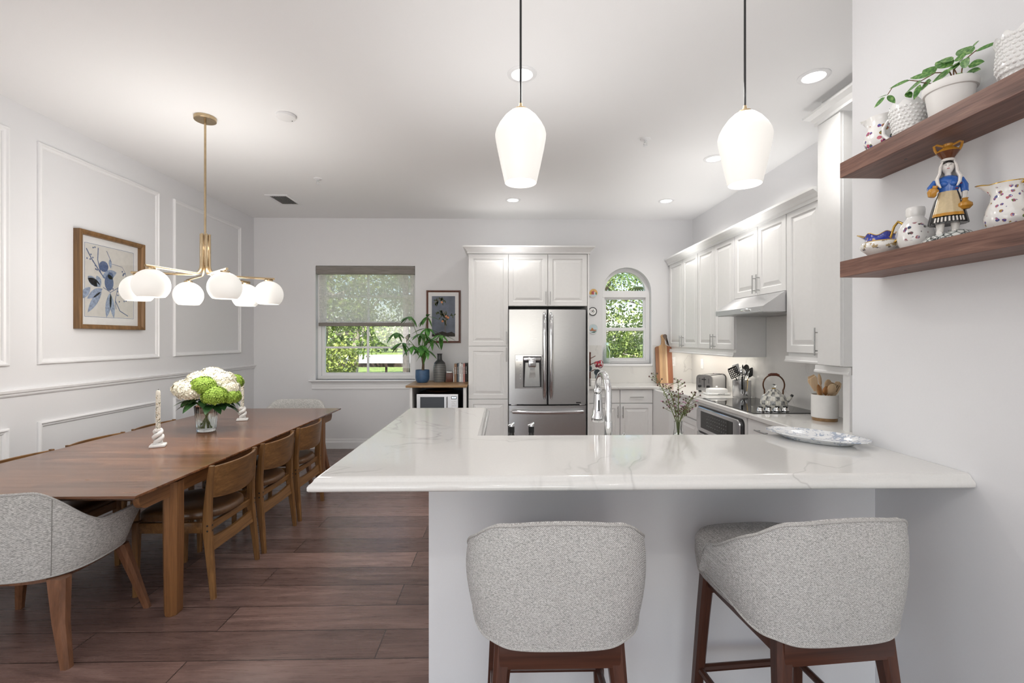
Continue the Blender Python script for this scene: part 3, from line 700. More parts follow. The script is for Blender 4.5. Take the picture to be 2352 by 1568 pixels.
# ---------------------------------------------------------------- dining table
TX0, TX1, TY0, TY1, TZ = -2.945, -1.705, 2.175, 4.90, .75
t = thing('dining_table', 'long brown wooden dining table with rounded-end rails and square legs', 'table', (-2.325, 3.54, 0))
def trect(k, z): return [(TX0 + k, TY0 + k, z), (TX1 - k, TY0 + k, z), (TX1 - k, TY1 - k, z), (TX0 + k, TY1 - k, z)]
part(MB().loops([trect(.045, TZ - .034), trect(.004, TZ - .014), trect(0, TZ - .010), trect(0, TZ - .002), trect(.002, TZ)]), 'tabletop', M['tabletop'], t, ang=20)
for x in (TX0 + .075, TX1 - .075):
    mb = MB(); a, c, z0, z1 = TY0 + .10, TY1 - .10, .645, .7155; r = .05
    pr = [(a, z1)] + [(a + r - r * math.cos(PI / 2 * i / 6), z0 + r - r * math.sin(PI / 2 * i / 6)) for i in range(7)] + [(c - r + r * math.sin(PI / 2 * i / 6), z0 + r - r * math.cos(PI / 2 * i / 6)) for i in range(7)] + [(c, z1)]
    part(mb.prism(pr, x - .016, x + .016, lambda y, z, xx: (xx, y, z)), 'side_rail', M['twood_y'], t, ang=30)
for y in (TY0 + .36, TY1 - .36): part(MB().box(TX0 + .10, TX1 - .10, y - .012, y + .012, .64, .7155, .003), 'end_apron', M['twood_x'], t)
for x in (TX0 + .075, TX1 - .075):
    for y in (2.53, TY1 - .36):
        part(MB().post([(x, y, 0, .058, .078), (x, y, .012, .068, .09), (x, y, .40, .076, .10), (x, y, .7155, .076, .10)], .3), 'leg', M['twood_z'], t, ang=30)

# ---------------------------------------------------------------- wooden dining chairs (local: facing -x)
def chair_proto(label):
    t = thing('dining_chair', label, 'chair', (0, 0, 0), 'wooden dining chairs along the table')
    for s in (-1, 1):
        y = s * .225
        l = part(MB().post([(.235, s * .235, 0, .030, .026), (.222, s * .232, .14, .038, .028), (.198, y, .36, .052, .030), (.195, y, .43, .054, .030), (.198, y, .52, .046, .028), (.210, s * .228, .66, .036, .024), (.222, s * .228, .754, .028, .020)], .25), 'leg', M['cwood_z'], t, local=True, ang=30)
        mb = MB()
        for z in (.385, .415): mb.lathe([(.0005, 0), (.0055, 0), (.0055, .0016), (.0005, .0016)], M=Matrix.Translation((.2035, y + s * .0148, z)) @ Matrix.Rotation(-s * PI / 2, 4, 'X'), n=10)
        for z in (.385, .415): mb.lathe([(.0005, 0), (.0055, 0), (.0055, .0016), (.0005, .0016)], M=Matrix.Translation((.2225 - .0, y, z)) @ Matrix.Rotation(PI / 2, 4, 'Y'), n=10)
        part(mb, 'screw_cap', M['black'], l, 'black screw caps', local=True)
        part(MB().post([(-.225, s * .205, 0, .028, .028), (-.220, s * .205, .40, .044, .036), (-.220, s * .205, .428, .044, .036)], .25), 'leg', M['cwood_z'], t, local=True, ang=30)
        part(MB().box(-.20, .185, s * .21 - .010, s * .21 + .010, .365, .425, .003), 'side_rail', M['cwood_y'], t, local=True)
    part(MB().box(-.232, -.210, -.19, .19, .375, .425, .003), 'front_rail', M['cwood_y'], t, local=True)
    part(MB().box(.180, .200, -.212, .212, .375, .415, .003), 'rear_rail', M['cwood_y'], t, local=True)
    n = 12; ls = []
    for i in range(n + 1):
        y = -.218 + .436 * i / n; q = 1 - (y / .218) ** 2; h = .018 * (1 - q)
        ls.append([(.205, y, .27 + h * .4), (.226, y, .27 + h * .4), (.214, y, .335 + h), (.193, y, .335 + h)] if 0 else [(.200 + .0, y, .262), (.220, y, .262), (.208, y, .322 + h), (.190, y, .322 + h)])
    part(MB().loops(ls), 'stretcher', M['cwood_y'], t, local=True, ang=30)
    ls = []; n = 20
    for i in range(n + 1):
        y = -.232 + .464 * i / n; q = 1 - (y / .232) ** 2; bl = .050 * q
        def X(z): return .192 + (z - .43) * .085 + .004 + bl
        za, zb_ = .572 - .022 * q, .749
        th = .0075
        ls.append([(X(za) - th, y, za + .004), (X(za) + th, y, za), (X(zb_) + th, y, zb_ - .003), (X(zb_) + th * .5, y, zb_), (X(zb_) - th * .5, y, zb_), (X(zb_) - th, y, zb_ - .003)])
    part(MB().loops(ls), 'backrest', M['cwood_y'], t, local=True, ang=35)
    mb = MB(); N = 40; ls = []
    for k, z in ((.90, .427), (.985, .434), (1.0, .447), (.985, .462), (.93, .473), (.8, .480), (.5, .482), (.1, .479)):
        l = []
        for i in range(N):
            a = 2 * PI * i / N; c, s_ = math.cos(a), math.sin(a)
            e = .55 if c < 0 else .85
            l.append((-.012 + .245 * k * math.copysign(abs(c) ** e, c), (.222 + (.012 if c < 0 else 0)) * k * math.copysign(abs(s_) ** (.62 if c < 0 else .75), s_), z + .012 * (abs(s_) ** 2) * k * (1 if z > .44 else .3)))
        ls.append(l)
    part(mb.loops(ls), 'seat', M['leather'], t, 'brown leather seat pad', local=True, ang=60)
    return t
XCH = -1.885
c0 = chair_proto('wooden chair nearest the viewer on the bar side of the table')
c0.location = (XCH, 2.90, 0)
copy_tree(c0, loc=(XCH, 3.46, 0), label='middle wooden chair of the three on the bar side of the table')
copy_tree(c0, loc=(XCH, 4.02, 0), label='wooden chair farthest from the viewer on the bar side of the table')
XL2 = TX0 + (TX1 - XCH) + .016
copy_tree(c0, loc=(XL2, 2.87, 0), rz=PI, label='wooden chair nearest the viewer on the panelled-wall side of the table')
copy_tree(c0, loc=(XL2, 3.44, 0), rz=PI, label='middle wooden chair on the panelled-wall side of the table')
copy_tree(c0, loc=(XL2, 4.00, 0), rz=PI, label='wooden chair farthest from the viewer on the panelled-wall side of the table')

# ---------------------------------------------------------------- upholstered shells
def smooth(a, b, x):
    x = max(0, min(1, (x - a) / (b - a))); return x * x * (3 - 2 * x)
def shell(plan, top, bot, th, amax, n=56, belly=0, m=10, drop=.012):
    """upholstered wrap: plan(a, k)->(x,y) outer face, k = 0 at the bottom and 1 at the top"""
    ls = []
    for i in range(n + 1):
        a = -amax + 2 * amax * i / n; zt, zb_ = top(a), bot(a)
        outer, inner = [], []
        for j in range(m + 1):
            k = j / m; x, y = plan(a, k); z = zb_ + (zt - zb_) * k
            r = math.hypot(x, y); tt = th * (.55 + .45 * math.sin(PI * min(1, max(0, k))) )
            outer.append((x, y, z)); inner.append((x * (1 - tt / r), y * (1 - tt / r), z - (.004 if 0 < j < m else 0) - drop * k * k))
        xt, yt = plan(a, 1); r = math.hypot(xt, yt)
        capt = [(xt * (1 - th * .28 / r), yt * (1 - th * .28 / r), zt + th * .08)]
        ls.append(outer + capt + inner[::-1])
    return MB().loops(ls)
def rim(plan, top, amax, off, r, k=1, n=56, dz=0):
    P = []
    for i in range(n + 1):
        a = -amax + 2 * amax * i / n; x, y = plan(a, k); P.append((x, y, top(a) + dz))
    return MB().tube(P, r, 8)

def armchair(label, loc, rz):
    t = thing('upholstered_armchair', label, 'chair', loc, 'grey upholstered chairs at the table ends')
    def plan(a, k):
        f = .86 + .14 * k ** .7
        s, c = math.sin(a), math.cos(a); s = math.copysign(abs(s) ** .80, s)
        return (.385 * f * s, -.315 * f * (math.copysign(abs(c) ** .85, c)) + (0 if c > 0 else .0))
    am = math.radians(122)
    def top(a):
        d = abs(math.degrees(a)); return .795 - .185 * smooth(28, 80, d) - .05 * smooth(108, 122, d)
    def bot(a):
        d = abs(math.degrees(a)); return .392 + .02 * smooth(40, 110, d) + .05 * smooth(108, 122, d)
    sh_ = part(shell(plan, top, bot, .045, am), 'shell', M['fabric2'], t, local=True, ang=60)
    part(rim(plan, top, am, 0, .0045), 'top_piping', M['piping'], sh_, local=True)
    part(rim(plan, bot, am, 0, .0045, k=0), 'lower_piping', M['piping'], sh_, local=True)
    mb = MB()
    for a in (math.radians(-42), math.radians(42)):
        mb.tube([(*plan(a, k), bot(a) + (top(a) - bot(a)) * k) for k in [i / 10 for i in range(11)]], .0018, 6)
    part(mb, 'seam', M['piping_dk'], sh_, local=True)
    ls = []; N = 40
    for k, z in ((.9, .415), (1, .43), (1, .475), (.96, .49), (.8, .497), (.1, .50)):
        ls.append([(.275 * k * math.copysign(abs(math.sin(2 * PI * i / N)) ** .8, math.sin(2 * PI * i / N)), .01 - .232 * k * math.copysign(abs(math.cos(2 * PI * i / N)) ** .7, math.cos(2 * PI * i / N)), z) for i in range(N)])
    part(MB().loops(ls), 'seat_cushion', M['fabric2'], t, local=True, ang=60)
    ls = []
    for k, z in ((.78, .362), (.82, .366), (.82, .413)):
        ls.append([(.335 * k * math.copysign(abs(math.sin(2 * PI * i / N)) ** .6, math.sin(2 * PI * i / N)), -.02 - .27 * k * math.copysign(abs(math.cos(2 * PI * i / N)) ** .6, math.cos(2 * PI * i / N)), z) for i in range(N)])
    part(MB().loops(ls), 'seat_frame', M['awood'], t, local=True)
    for sx in (-1, 1):
        part(MB().post([(sx * .345, -.245, 0, .042, .042), (sx * .30, -.225, .20, .062, .052), (sx * .268, -.20, .385, .088, .060)], .25), 'leg', M['awood'], t, local=True, ang=30)
        part(MB().post([(sx * .345, .225, 0, .034, .034), (sx * .30, .19, .20, .048, .048), (sx * .262, .15, .385, .062, .062)], .25), 'leg', M['awood'], t, local=True, ang=30)
    t.rotation_euler = (0, 0, rz)
    return t
a0 = armchair('pale grey upholstered chair with wooden legs at the near end of the dining table', (-2.31, 2.365, 0), 0)
copy_tree(a0, loc=(-2.30, 4.97, 0), rz=PI, label='pale grey upholstered chair at the far end of the dining table, mostly hidden')

def bar_stool(label, loc, rz):
    t = thing('bar_stool', label, 'bar stool', loc, 'grey upholstered bar stools', rz)
    def plan(a, k):
        f = 1 - .10 * (1 - k) ** 2.2 - .045 * k ** 3
        s, c = math.sin(a), math.cos(a)
        return (.272 * f * math.copysign(abs(s) ** .62, s), -.245 * f * math.copysign(abs(c) ** .62, c))
    am = math.radians(99)
    def top(a):
        d = abs(math.degrees(a)); return .994 - .010 * smooth(0, 30, d) - .030 * smooth(26, 60, d) - .215 * (1 - math.sqrt(max(0, 1 - max(0, (d - 28) / 71) ** 2)))
    def bot(a):
        d = abs(math.degrees(a)); return .655 + .010 * smooth(20, 45, d) + .05 * smooth(45, 99, d)
    sh_ = part(shell(plan, top, bot, .046, am, drop=.022), 'shell', M['fabric'], t, local=True, ang=60)
    part(rim(plan, top, am, 0, .0036), 'top_piping', M['piping'], sh_, local=True)
    part(rim(plan, bot, am, 0, .0036, k=0), 'lower_piping', M['piping'], sh_, local=True)
    ls = []; N = 44
    for k, z in ((.90, .668), (.97, .676), (.985, .70), (1, .725), (1, .775), (.96, .792), (.85, .80), (.5, .804), (.1, .805)):
        l = []
        for i in range(N):
            s, c = math.sin(2 * PI * i / N), math.cos(2 * PI * i / N)
            l.append((.235 * k * math.copysign(abs(s) ** .62, s), .035 - .245 * k * math.copysign(abs(c) ** .62, c), z))
        ls.append(l)
    part(MB().loops(ls), 'seat_cushion', M['fabric'], t, local=True, ang=60)
    for sx in (-1, 1):
        part(MB().post([(sx * .205, -.235, 0, .030, .030), (sx * .165, -.185, .50, .042, .042), (sx * .150, -.165, .672, .052, .050)], .2), 'leg', M['dwood_z'], t, local=True, ang=30)
        part(MB().post([(sx * .205, .235, 0, .030, .030), (sx * .178, .205, .50, .040, .040), (sx * .168, .190, .68, .044, .044)], .2), 'leg', M['dwood_z'], t, local=True, ang=30)
        part(MB().tube([(sx * .183, -.205, .30), (sx * .188, .212, .30)], .012, 8), 'stretcher', M['dwood_z'], t, local=True)
        part(MB().box(sx * .165 - .011, sx * .165 + .011, -.17, .19, .61, .665, .003), 'side_apron', M['dwood_z'], t, local=True)
    for y, z in ((.213, .30), (-.2, .36)): part(MB().tube([(-.185, y, z), (.185, y, z)], .013, 8), 'footrest' if y > 0 else 'rear_stretcher', M['dwood_x'], t, local=True)
    for y in (-.186, .186): part(MB().box(-.165, .165, y - .011, y + .011, .588, .662, .003), 'apron', M['dwood_x'], t, local=True)
    return t
s0 = bar_stool('grey upholstered bar stool left of the pair, in front of the refrigerator', (.155, 1.44, 0), 0)
copy_tree(s0, loc=(.91, 1.445, 0), rz=math.radians(5), label='grey upholstered bar stool right of the pair, nearer the right wall')

# ---------------------------------------------------------------- pendants and chandelier
def pendant(label, x, y):
    t = thing('pendant_lamp', label, 'pendant lamp', (x, y, H), 'white glass pendant lamps over the bar')
    part(MB().lathe([(.001, 0), (.06, 0), (.06, -.018), (.052, -.024), (.001, -.024)], (x, y, H), 28), 'canopy', M['handle'], t)
    part(MB().tube([(x, y, H - .02), (x, y, 2.335)], .0042, 8), 'cord', M['black'], t)
    part(MB().lathe([(.001, 2.352), (.006, 2.352), (.008, 2.338), (.022, 2.332), (.026, 2.318), (.020, 2.310), (.001, 2.310)], (x, y, 0), 24), 'cap', M['brass'], t)
    pr = [(.022, 2.326), (.040, 2.318), (.060, 2.300), (.079, 2.274), (.090, 2.253), (.0945, 2.236), (.0935, 2.222), (.086, 2.18), (.072, 2.115), (.0595, 2.060), (.058, 2.057)]
    sh_ = part(MB().lathe(pr + [(.056, 2.060), (.068, 2.115), (.082, 2.18), (.089, 2.222), (.089, 2.236), (.085, 2.251), (.074, 2.271), (.056, 2.295), (.036, 2.312), (.022, 2.319)], (x, y, 0), 40, closed=True), 'shade', M['milk'], t, ang=60)
    l = lamp('pendant_glow', 'POINT', (x, y, 2.1), (0, 0, 0), .35, (1, .97, .93), shadow_soft_size=.02); l.parent = t; l.location = (0, 0, 2.10 - H)
    part(MB().lathe([(.001, 2.30), (.018, 2.295), (.024, 2.25), (.036, 2.20), (.030, 2.165), (.001, 2.155)], (x, y, 0), 20), 'bulb', M['milk_in'], t)
    l = lamp('pendant_ceiling_fill', 'POINT', (x, y, 2.4), (0, 0, 0), 3.5, (1, .98, .95), shadow_soft_size=.1); l.parent = t; l.location = (0, .02, 2.42 - H)  # extra point lamp added above the shade to lift the ceiling, not a bulb
pendant('white glass pendant lamp left, hanging over the bar in front of the refrigerator', .066, 1.71)
pendant('white glass pendant lamp right, hanging over the bar in front of the wall cabinets', .906, 1.71)

CXx, CYy, CZ = -2.19, 3.44, 1.95
t = thing('chandelier', 'brass chandelier with six white globe shades over the dining table', 'chandelier', (CXx, CYy, H))
part(MB().lathe([(.001, 0), (.072, 0), (.073, -.010), (.073, -.024), (.070, -.028), (.001, -.028)], (CXx, CYy, H), 36), 'canopy', M['brass'], t)
part(MB().tube([(CXx, CYy, H - .02), (CXx, CYy, 2.02)], .0075, 12), 'rod', M['brass'], t)
for i, dg in enumerate((30, 80, 138, 196, 258, 318)):
    a = math.radians(dg); c, s = math.cos(a), math.sin(a)
    P = [(CXx + .027 * c, CYy + .027 * s, 2.25), (CXx + .027 * c, CYy + .027 * s, 2.02)]
    for k in range(1, 7):
        q = PI / 2 * k / 6; P.append((CXx + (.027 + .05 * (1 - math.cos(q))) * c, CYy + (.027 + .05 * (1 - math.cos(q))) * s, 2.02 - .07 * math.sin(q)))
    P.append((CXx + .455 * c, CYy + .455 * s, 1.95))
    ar = part(MB().tube(P, .0085, 12), 'arm', M['brass'], t, ang=60)
    gx, gy = CXx + .415 * c, CYy + .415 * s
    g = part(MB().lathe([(.001, 1.945), (.006, 1.945), (.006, 1.940), (.030, 1.939), (.030, 1.930), (.001, 1.930)], (gx, gy, 0), 24), 'socket_cap', M['brass'], t)
    R = .105; pr = []
    for j in range(19):
        th = math.radians(12 + (136 - 12) * j / 18); pr.append((R * math.sin(th), 1.932 - R + R * math.cos(th)))
    inn = [(r * .955, z - .001) for r, z in pr[::-1]]
    part(MB().lathe(pr + inn, (gx, gy, 0), 36, closed=True), 'globe_shade', M['milk'], t, ang=60)
    part(MB().ell((gx, gy, 1.86), (.03, .03, .04), 14, 8), 'bulb', M['milk_in'], t)
l = lamp('chandelier_glow', 'POINT', (CXx, CYy, 1.72), (0, 0, 0), 30, (1, .96, .90), shadow_soft_size=.4); l.parent = t; l.location = (0, 0, 1.72 - H)
l = lamp('chandelier_ceiling_fill', 'POINT', (CXx, CYy, 2.2), (0, 0, 0), 15, (1, .98, .95), shadow_soft_size=.3); l.parent = t; l.location = (0, 0, 2.15 - H)  # extra point lamp added above the arms as ceiling fill, no bulb there

# ---------------------------------------------------------------- table settings
CT = TZ + .0005
def candle(x, y, rz, lc, lh):
    T = Matrix.Translation((x, y, CT)) @ Matrix.Rotation(rz, 4, 'Z')
    t = thing('candle_holder', lh, 'candle holder', (x, y, CT), 'white twisted candle holders on the table')
    part(MB(T).box(-.045, .045, -.045, .045, 0, .016, .005), 'base', M['matte_white'], t)
    mb = MB(T)
    for ph in (0, PI):
        P = []
        for i in range(29):
            q = i / 28; a = ph + q * 2 * PI * 1.15; r = .012 + .006 * math.sin(PI * q)
            P.append((r * math.cos(a) * 1.15, r * math.sin(a) * 1.15, .022 + .092 * q))
        mb.tube(P, [.013 + .002 * math.sin(PI * i / 28) for i in range(29)], 10)
    mb.lathe([(.001, .014), (.024, .014), (.024, .026), (.001, .028)], n=24)
    part(mb, 'twisted_stem', M['matte_white'], t, ang=60)
    part(MB(T).lathe([(.0165, .100), (.020, .104), (.020, .118), (.0165, .121), (.0145, .117), (.0145, .104)], n=20, closed=True), 'cup', M['matte_white'], t)
    c = thing('candle', lc, 'candle', (x, y, CT + .105), 'painted taper candles on the table')
    b_ = part(MB(T).lathe([(.001, .106), (.0135, .106), (.0135, .355), (.0125, .372), (.008, .380), (.001, .381)], n=20), 'wax_body', M['candle'], c)
    part(MB(T).tube([(0, 0, .379), (.001, 0, .39)], .0012, 6), 'wick', M['black'], c)
N = NT('painted_candle'); v = N.oc((1, 1, .75)); vn = N.noise(v, 62, 2, .6, 1.2)
ms = N.ramp(vn, [(.54, (0, 0, 0)), (.58, (1, 1, 1))]); zz = N.n('SeparateXYZ'); N.l(N.oc(), zz.inputs[0])
cc = N.ramp(N.noise(N.oc(), 26, 2), [(.38, (.02, .07, .03)), (.5, (.10, .09, .03)), (.62, (.42, .24, .05))])
up = N.ramp(zz.outputs[2], [(.238, (1, 1, 1)), (.242, (0, 0, 0))]); M['candle'] = N.set(N.mix(N.mix(1, ms, up, 'MULTIPLY'), (.80, .76, .66), cc), .5)
candle(-2.34, 3.18, math.radians(28), 'painted taper candle nearer the viewer, left of the flower vase', 'white twisted candle holder nearer the viewer on the dining table')
candle(-2.335, 4.185, math.radians(24), 'painted taper candle behind and right of the flower vase', 'white twisted candle holder farther away on the dining table')

VX, VY = -2.345, 3.70
t = thing('flower_vase', 'clear fluted glass vase of water holding the hydrangeas on the dining table', 'vase', (VX, VY, CT))
def flute(a, r, z): return (r * (1 + .018 * math.cos(22 * a)), z)
zb = CT
part(MB().lathe([(.001, zb), (.062, zb), (.066, zb + .006), (.074, zb + .1), (.084, zb + .2), (.0845, zb + .202), (.080, zb + .2), (.070, zb + .1), (.062, zb + .022), (.001, zb + .018)], (VX, VY, 0), 88, flute), 'glass_body', M['glass'], t, ang=60)
part(MB().lathe([(.001, zb + .0195), (.060, zb + .0235), (.068, zb + .1), (.0745, zb + .150), (.001, zb + .150)], (VX, VY, 0), 40), 'water', M['water'], t)
random.seed(11)
heads = [('cream hydrangea at the far left of the bouquet', -.15, -.02, .335, .088, 0), ('cream hydrangea low at the left front of the bouquet', -.055, -.10, .325, .092, 0), ('cream hydrangea at the upper left of the bouquet', -.085, .04, .395, .085, 0),
         ('cream hydrangea at the top of the bouquet', -.005, .08, .425, .088, 0), ('cream hydrangea at the upper right of the bouquet', .11, .03, .395, .088, 0), ('cream hydrangea at the right edge of the bouquet', .16, .02, .335, .078, 0),
         ('green hydrangea in the centre front of the bouquet', .03, -.085, .365, .085, 1), ('green hydrangea low at the right front of the bouquet', .12, -.085, .285, .088, 1), ('green hydrangea at the far right of the bouquet', .185, .0, .27, .075, 1), ('green hydrangea peeking out behind the right cream ones', .15, .11, .38, .07, 1)]
for i, (lab, dx, dy, dz, R, g) in enumerate(heads):
    hx, hy, hz = VX + dx, VY + dy, zb + dz
    fx, fy = VX - dx * .22 + random.uniform(-.01, .01), VY - dy * .22
    t = thing('hydrangea', lab, 'flower', (fx, fy, zb + .028), 'hydrangeas in the glass vase')
    mb = MB(); ga = PI * (3 - math.sqrt(5)); nF = 210
    for k in range(nF):
        zc = 1 - 1.62 * (k + .5) / nF; rr = math.sqrt(max(0, 1 - zc * zc)); a = k * ga
        d = Vector((rr * math.cos(a), rr * math.sin(a), zc)); jit = random.uniform(.90, 1.06)
        p = Vector((hx, hy, hz)) + Vector((d.x * R, d.y * R, d.z * R * .80)) * jit
        t1 = d.cross(Vector((.3, .2, 1))).normalized(); t2 = d.cross(t1); r0 = random.uniform(0, PI / 2); pr_ = R * .165
        c_ = mb.v(p)
        for q in range(4):
            q0 = r0 + q * PI / 2
            e = [t1 * math.cos(q0 + w_) + t2 * math.sin(q0 + w_) for w_ in (-.62, 0, .62)]
            lift = [d * (pr_ * random.uniform(.05, .5)) for _ in range(3)]
            v_ = [mb.v(p + e[m_] * pr_ * (1.0 if m_ != 1 else 1.25) + lift[m_]) for m_ in range(3)]
            mb.f([c_, v_[0], v_[1]]); mb.f([c_, v_[1], v_[2]])
    part(mb, 'flower_head', M['petal_g' if g else 'petal'], t, recalc=False, ang=180)
    part(MB().ell((hx, hy, hz - .005), (R * .80, R * .80, R * .62), 14, 9), 'inner_florets', M['stem' if g else 'petal'], t)
    top = Vector((hx, hy, hz - R * .4)); mid = Vector((VX + dx * .22, VY + dy * .22, zb + .19))
    part(MB().tube([(fx, fy, zb + .03), tuple(Vector((fx, fy, zb + .03)).lerp(mid, .5)), tuple(mid), tuple(mid.lerp(top, .6) + Vector((0, 0, -.012))), tuple(top)], .0042, 7), 'stem', M['stem'], t)
    mb = MB()
    for q in range(2 if i % 2 else 3):
        a = math.atan2(dy, dx) + (q - .7) * .9 + random.uniform(-.3, .3)
        mb.leaf(tuple(mid.lerp(top, .45)), (math.cos(a), math.sin(a), random.uniform(-.15, .25)), random.uniform(.10, .15), .075, droop=.45, fold=.2)
    part(mb, 'leaf', M['darkleaf'], t, recalc=False, ang=180)
# ---------------------------------------------------------------- prints on the walls
ink = simple('blue_ink', (.08, .12, .24), .7, var=.3, scale=80); inkl = simple('pale_blue_ink', (.26, .32, .44), .7, var=.3, scale=60)
paper = simple('aged_paper', (.62, .60, .56), .7, var=.04); mat_board = simple('mat_board', (.76, .755, .75), .7, var=.02)
def framed(name, lab, MM, u0, u1, v0, v1, fw, depth, fm, matw, loc, pm):
    t = thing(name, lab, 'picture', loc)
    mb = MB(MM)
    mb.loops([[(u0 + i, v0 + i, h), (u1 - i, v0 + i, h), (u1 - i, v1 - i, h), (u0 + i, v1 - i, h)] for i, h in ((0, .002), (0, depth - .004), (.004, depth), (fw * .55, depth - .001), (fw, depth - .012), (fw, .008))], cap=False, closed=True)
    part(mb, 'frame', fm, t, ang=20)
    i = fw - .001
    part(MB(MM).box(u0 + i, u1 - i, v0 + i, v1 - i, .003, .010), 'mat_board', mat_board, t, smooth=False)
    a, c, e, g = u0 + fw + matw, u1 - fw - matw, v0 + fw + matw * 1.25, v1 - fw - matw * 1.1
    part(MB(MM).box(a, c, e, g, .0101, .011), 'sheet', pm, t, smooth=False)
    return t, a, c, e, g
MM = MLEFT(XL)
t, a, c, e, g = framed('framed_print', 'blue ink bird and blossom print in a brown wooden frame on the panelled wall', MM, 3.665, 4.325, 1.56, 2.345, .036, .055, M['framewood'], .055, (XL, 3.995, 1.56), paper)
mb = MB(MM)
for q, w_ in ((0, .0018),): mb.loops([[(a - .006 + i, e - .006 + i, .0112), (c + .006 - i, e - .006 + i, .0112), (c + .006 - i, g + .006 - i, .0112), (a - .006 + i, g + .006 - i, .0112)] for i in (0, .003)], cap=False)
def UV(u, v): return (a + (c - a) * u, e + (g - e) * v, .0114)
random.seed(5)
def stroke(P, r): mb.tube([UV(*p) for p in P], r, 6, flat=.12)
def fleaf(p, ang, ln, wd, m_):
    n = 8; L = []; Rr = []
    for i in range(n + 1):
        t_ = i / n; w_ = wd * math.sin(PI * t_) ** .8; bx = p[0] + math.cos(ang) * ln * t_ ; by = p[1] + (math.sin(ang) * ln * t_ - .12 * ln * t_ * t_) * .85
        L.append(UV(bx - math.sin(ang) * w_, by + math.cos(ang) * w_ * .85)); Rr.append(UV(bx + math.sin(ang) * w_, by - math.cos(ang) * w_ * .85))
    m_.f([m_.v(q) for q in L + Rr[::-1][1:-1]])
stroke([(.02, .93), (.12, .80), (.30, .62), (.38, .55)], .005); stroke([(.25, .97), (.24, .80), (.30, .62)], .0045); stroke([(.60, .25), (.70, .10), (.88, .03)], .004); stroke([(.66, .45), (.60, .25), (.62, .12)], .003)
stroke([(.42, .95), (.52, .80)], .003); stroke([(.50, .78), (.75, .76), (.82, .68), (.84, .60)], .002); stroke([(.35, .42), (.50, .36), (.62, .42), (.72, .46)], .003)
for k_ in range(26):
    x, y = random.choice([(.10, .83), (.22, .90), (.20, .68), (.72, .40), (.80, .32), (.62, .36), (.75, .25), (.78, .66)]); x += random.gauss(0, .05); y += random.gauss(0, .04)
    mb.lathe([(.001, 0), (.007, 0), (.007, .0005), (.001, .0005)], UV(x, y), 8)
part(mb, 'ink_drawing', ink, t, 'dark blue branches and blossom')
mb = MB(MM)
for p, an, ln, wd in (((.33, .56), .5, .34, .075), ((.05, .55), -.6, .22, .07), ((.30, .42), 2.6, .30, .06), ((.34, .40), 3.6, .34, .06), ((.32, .36), 4.0, .42, .06), ((.50, .36), 4.5, .40, .06), ((.5, .34), 4.9, .38, .05), ((.48, .84), 4.9, .14, .03), ((.1, .40), 3.9, .25, .06), ((.30, .44), 2.0, .2, .05)): fleaf(p, an, ln, wd, mb)
part(mb, 'leaf_wash', inkl, t, 'pale blue leaf washes', smooth=False)
mb = MB(MM)
mb.lathe([(.001, 0), (.055, 0), (.055, .0006), (.001, .0006)], M=Matrix.Translation(UV(.47, .50)) @ Matrix.Diagonal((.8, 1.25, 1, 1)), n=20); mb.lathe([(.001, 0), (.03, 0), (.03, .0006), (.001, .0006)], M=Matrix.Translation(UV(.50, .60)), n=16)
mb.lathe([(.001, 0), (.045, 0), (.045, .0006), (.001, .0006)], M=Matrix.Translation(UV(.36, .72)), n=16)
part(mb, 'ink_bird', ink, t, 'dark blue birds')
part(MB(MM).box(3.70, 4.29, 1.595, 2.31, .022, .024), 'glazing', M['pane'], t, smooth=False)

MM = MBACK(D)
blueg = simple('print_ground', (.145, .165, .21), .7, var=.22, scale=7)
t, a, c, e, g = framed('framed_print', 'small botanical fruit print on a grey-blue ground in a mahogany frame above the blue pot', MM, -1.035, -.573, 1.425, 2.137, .026, .022, M['redwood'], .048, (-.8, D, 1.425), blueg)
mb = MB(MM); stroke([(.60, .10), (.56, .22), (.62, .34), (.60, .45), (.55, .55), (.46, .66)], .004); stroke([(.60, .45), (.75, .52)], .003); stroke([(.05, .80), (.2, .88), (.4, .93)], .003)
part(mb, 'painted_trunk', simple('painted_bark', (.22, .17, .13), .8, var=.2), t)
mb = MB(MM); random.seed(9)
for k_ in range(60):
    cx_, cy_, r_ = random.choice([(.50, .52, .16), (.62, .48, .18), (.40, .62, .14), (.85, .52, .08), (.22, .88, .12), (.45, .90, .10), (.6, .40, .1)])
    fleaf((cx_ + random.gauss(0, r_ * .6), cy_ + random.gauss(0, r_ * .35)), random.uniform(0, 6.28), .11, .022, mb)
part(mb, 'painted_leaf', leafmat('painted_leaves', (.03, .04, .02), (.07, .09, .04), (.16, .17, .09), .8, 20), t, smooth=False)
mb = MB(MM)
for u, v in ((.43, .85), (.62, .50), (.46, .38), (.70, .47)): mb.lathe([(.001, 0), (.015, 0), (.015, .001), (.001, .001)], UV(u, v), 14)
part(mb, 'painted_fruit', simple('painted_peach', (.62, .26, .13), .8), t, 'peach-coloured fruit')
mb = MB(MM)
mb.prism([(0, 0), (1, 0), (1, .07), (.85, .12), (.65, .09), (.45, .13), (.2, .08), (0, .05)], .0001, .0004, lambda u, v, d: (UV(u, v)[0], UV(u, v)[1], .0111 + d))
part(mb, 'painted_ground', simple('painted_earth', (.045, .04, .035), .8, var=.3), t, smooth=False)

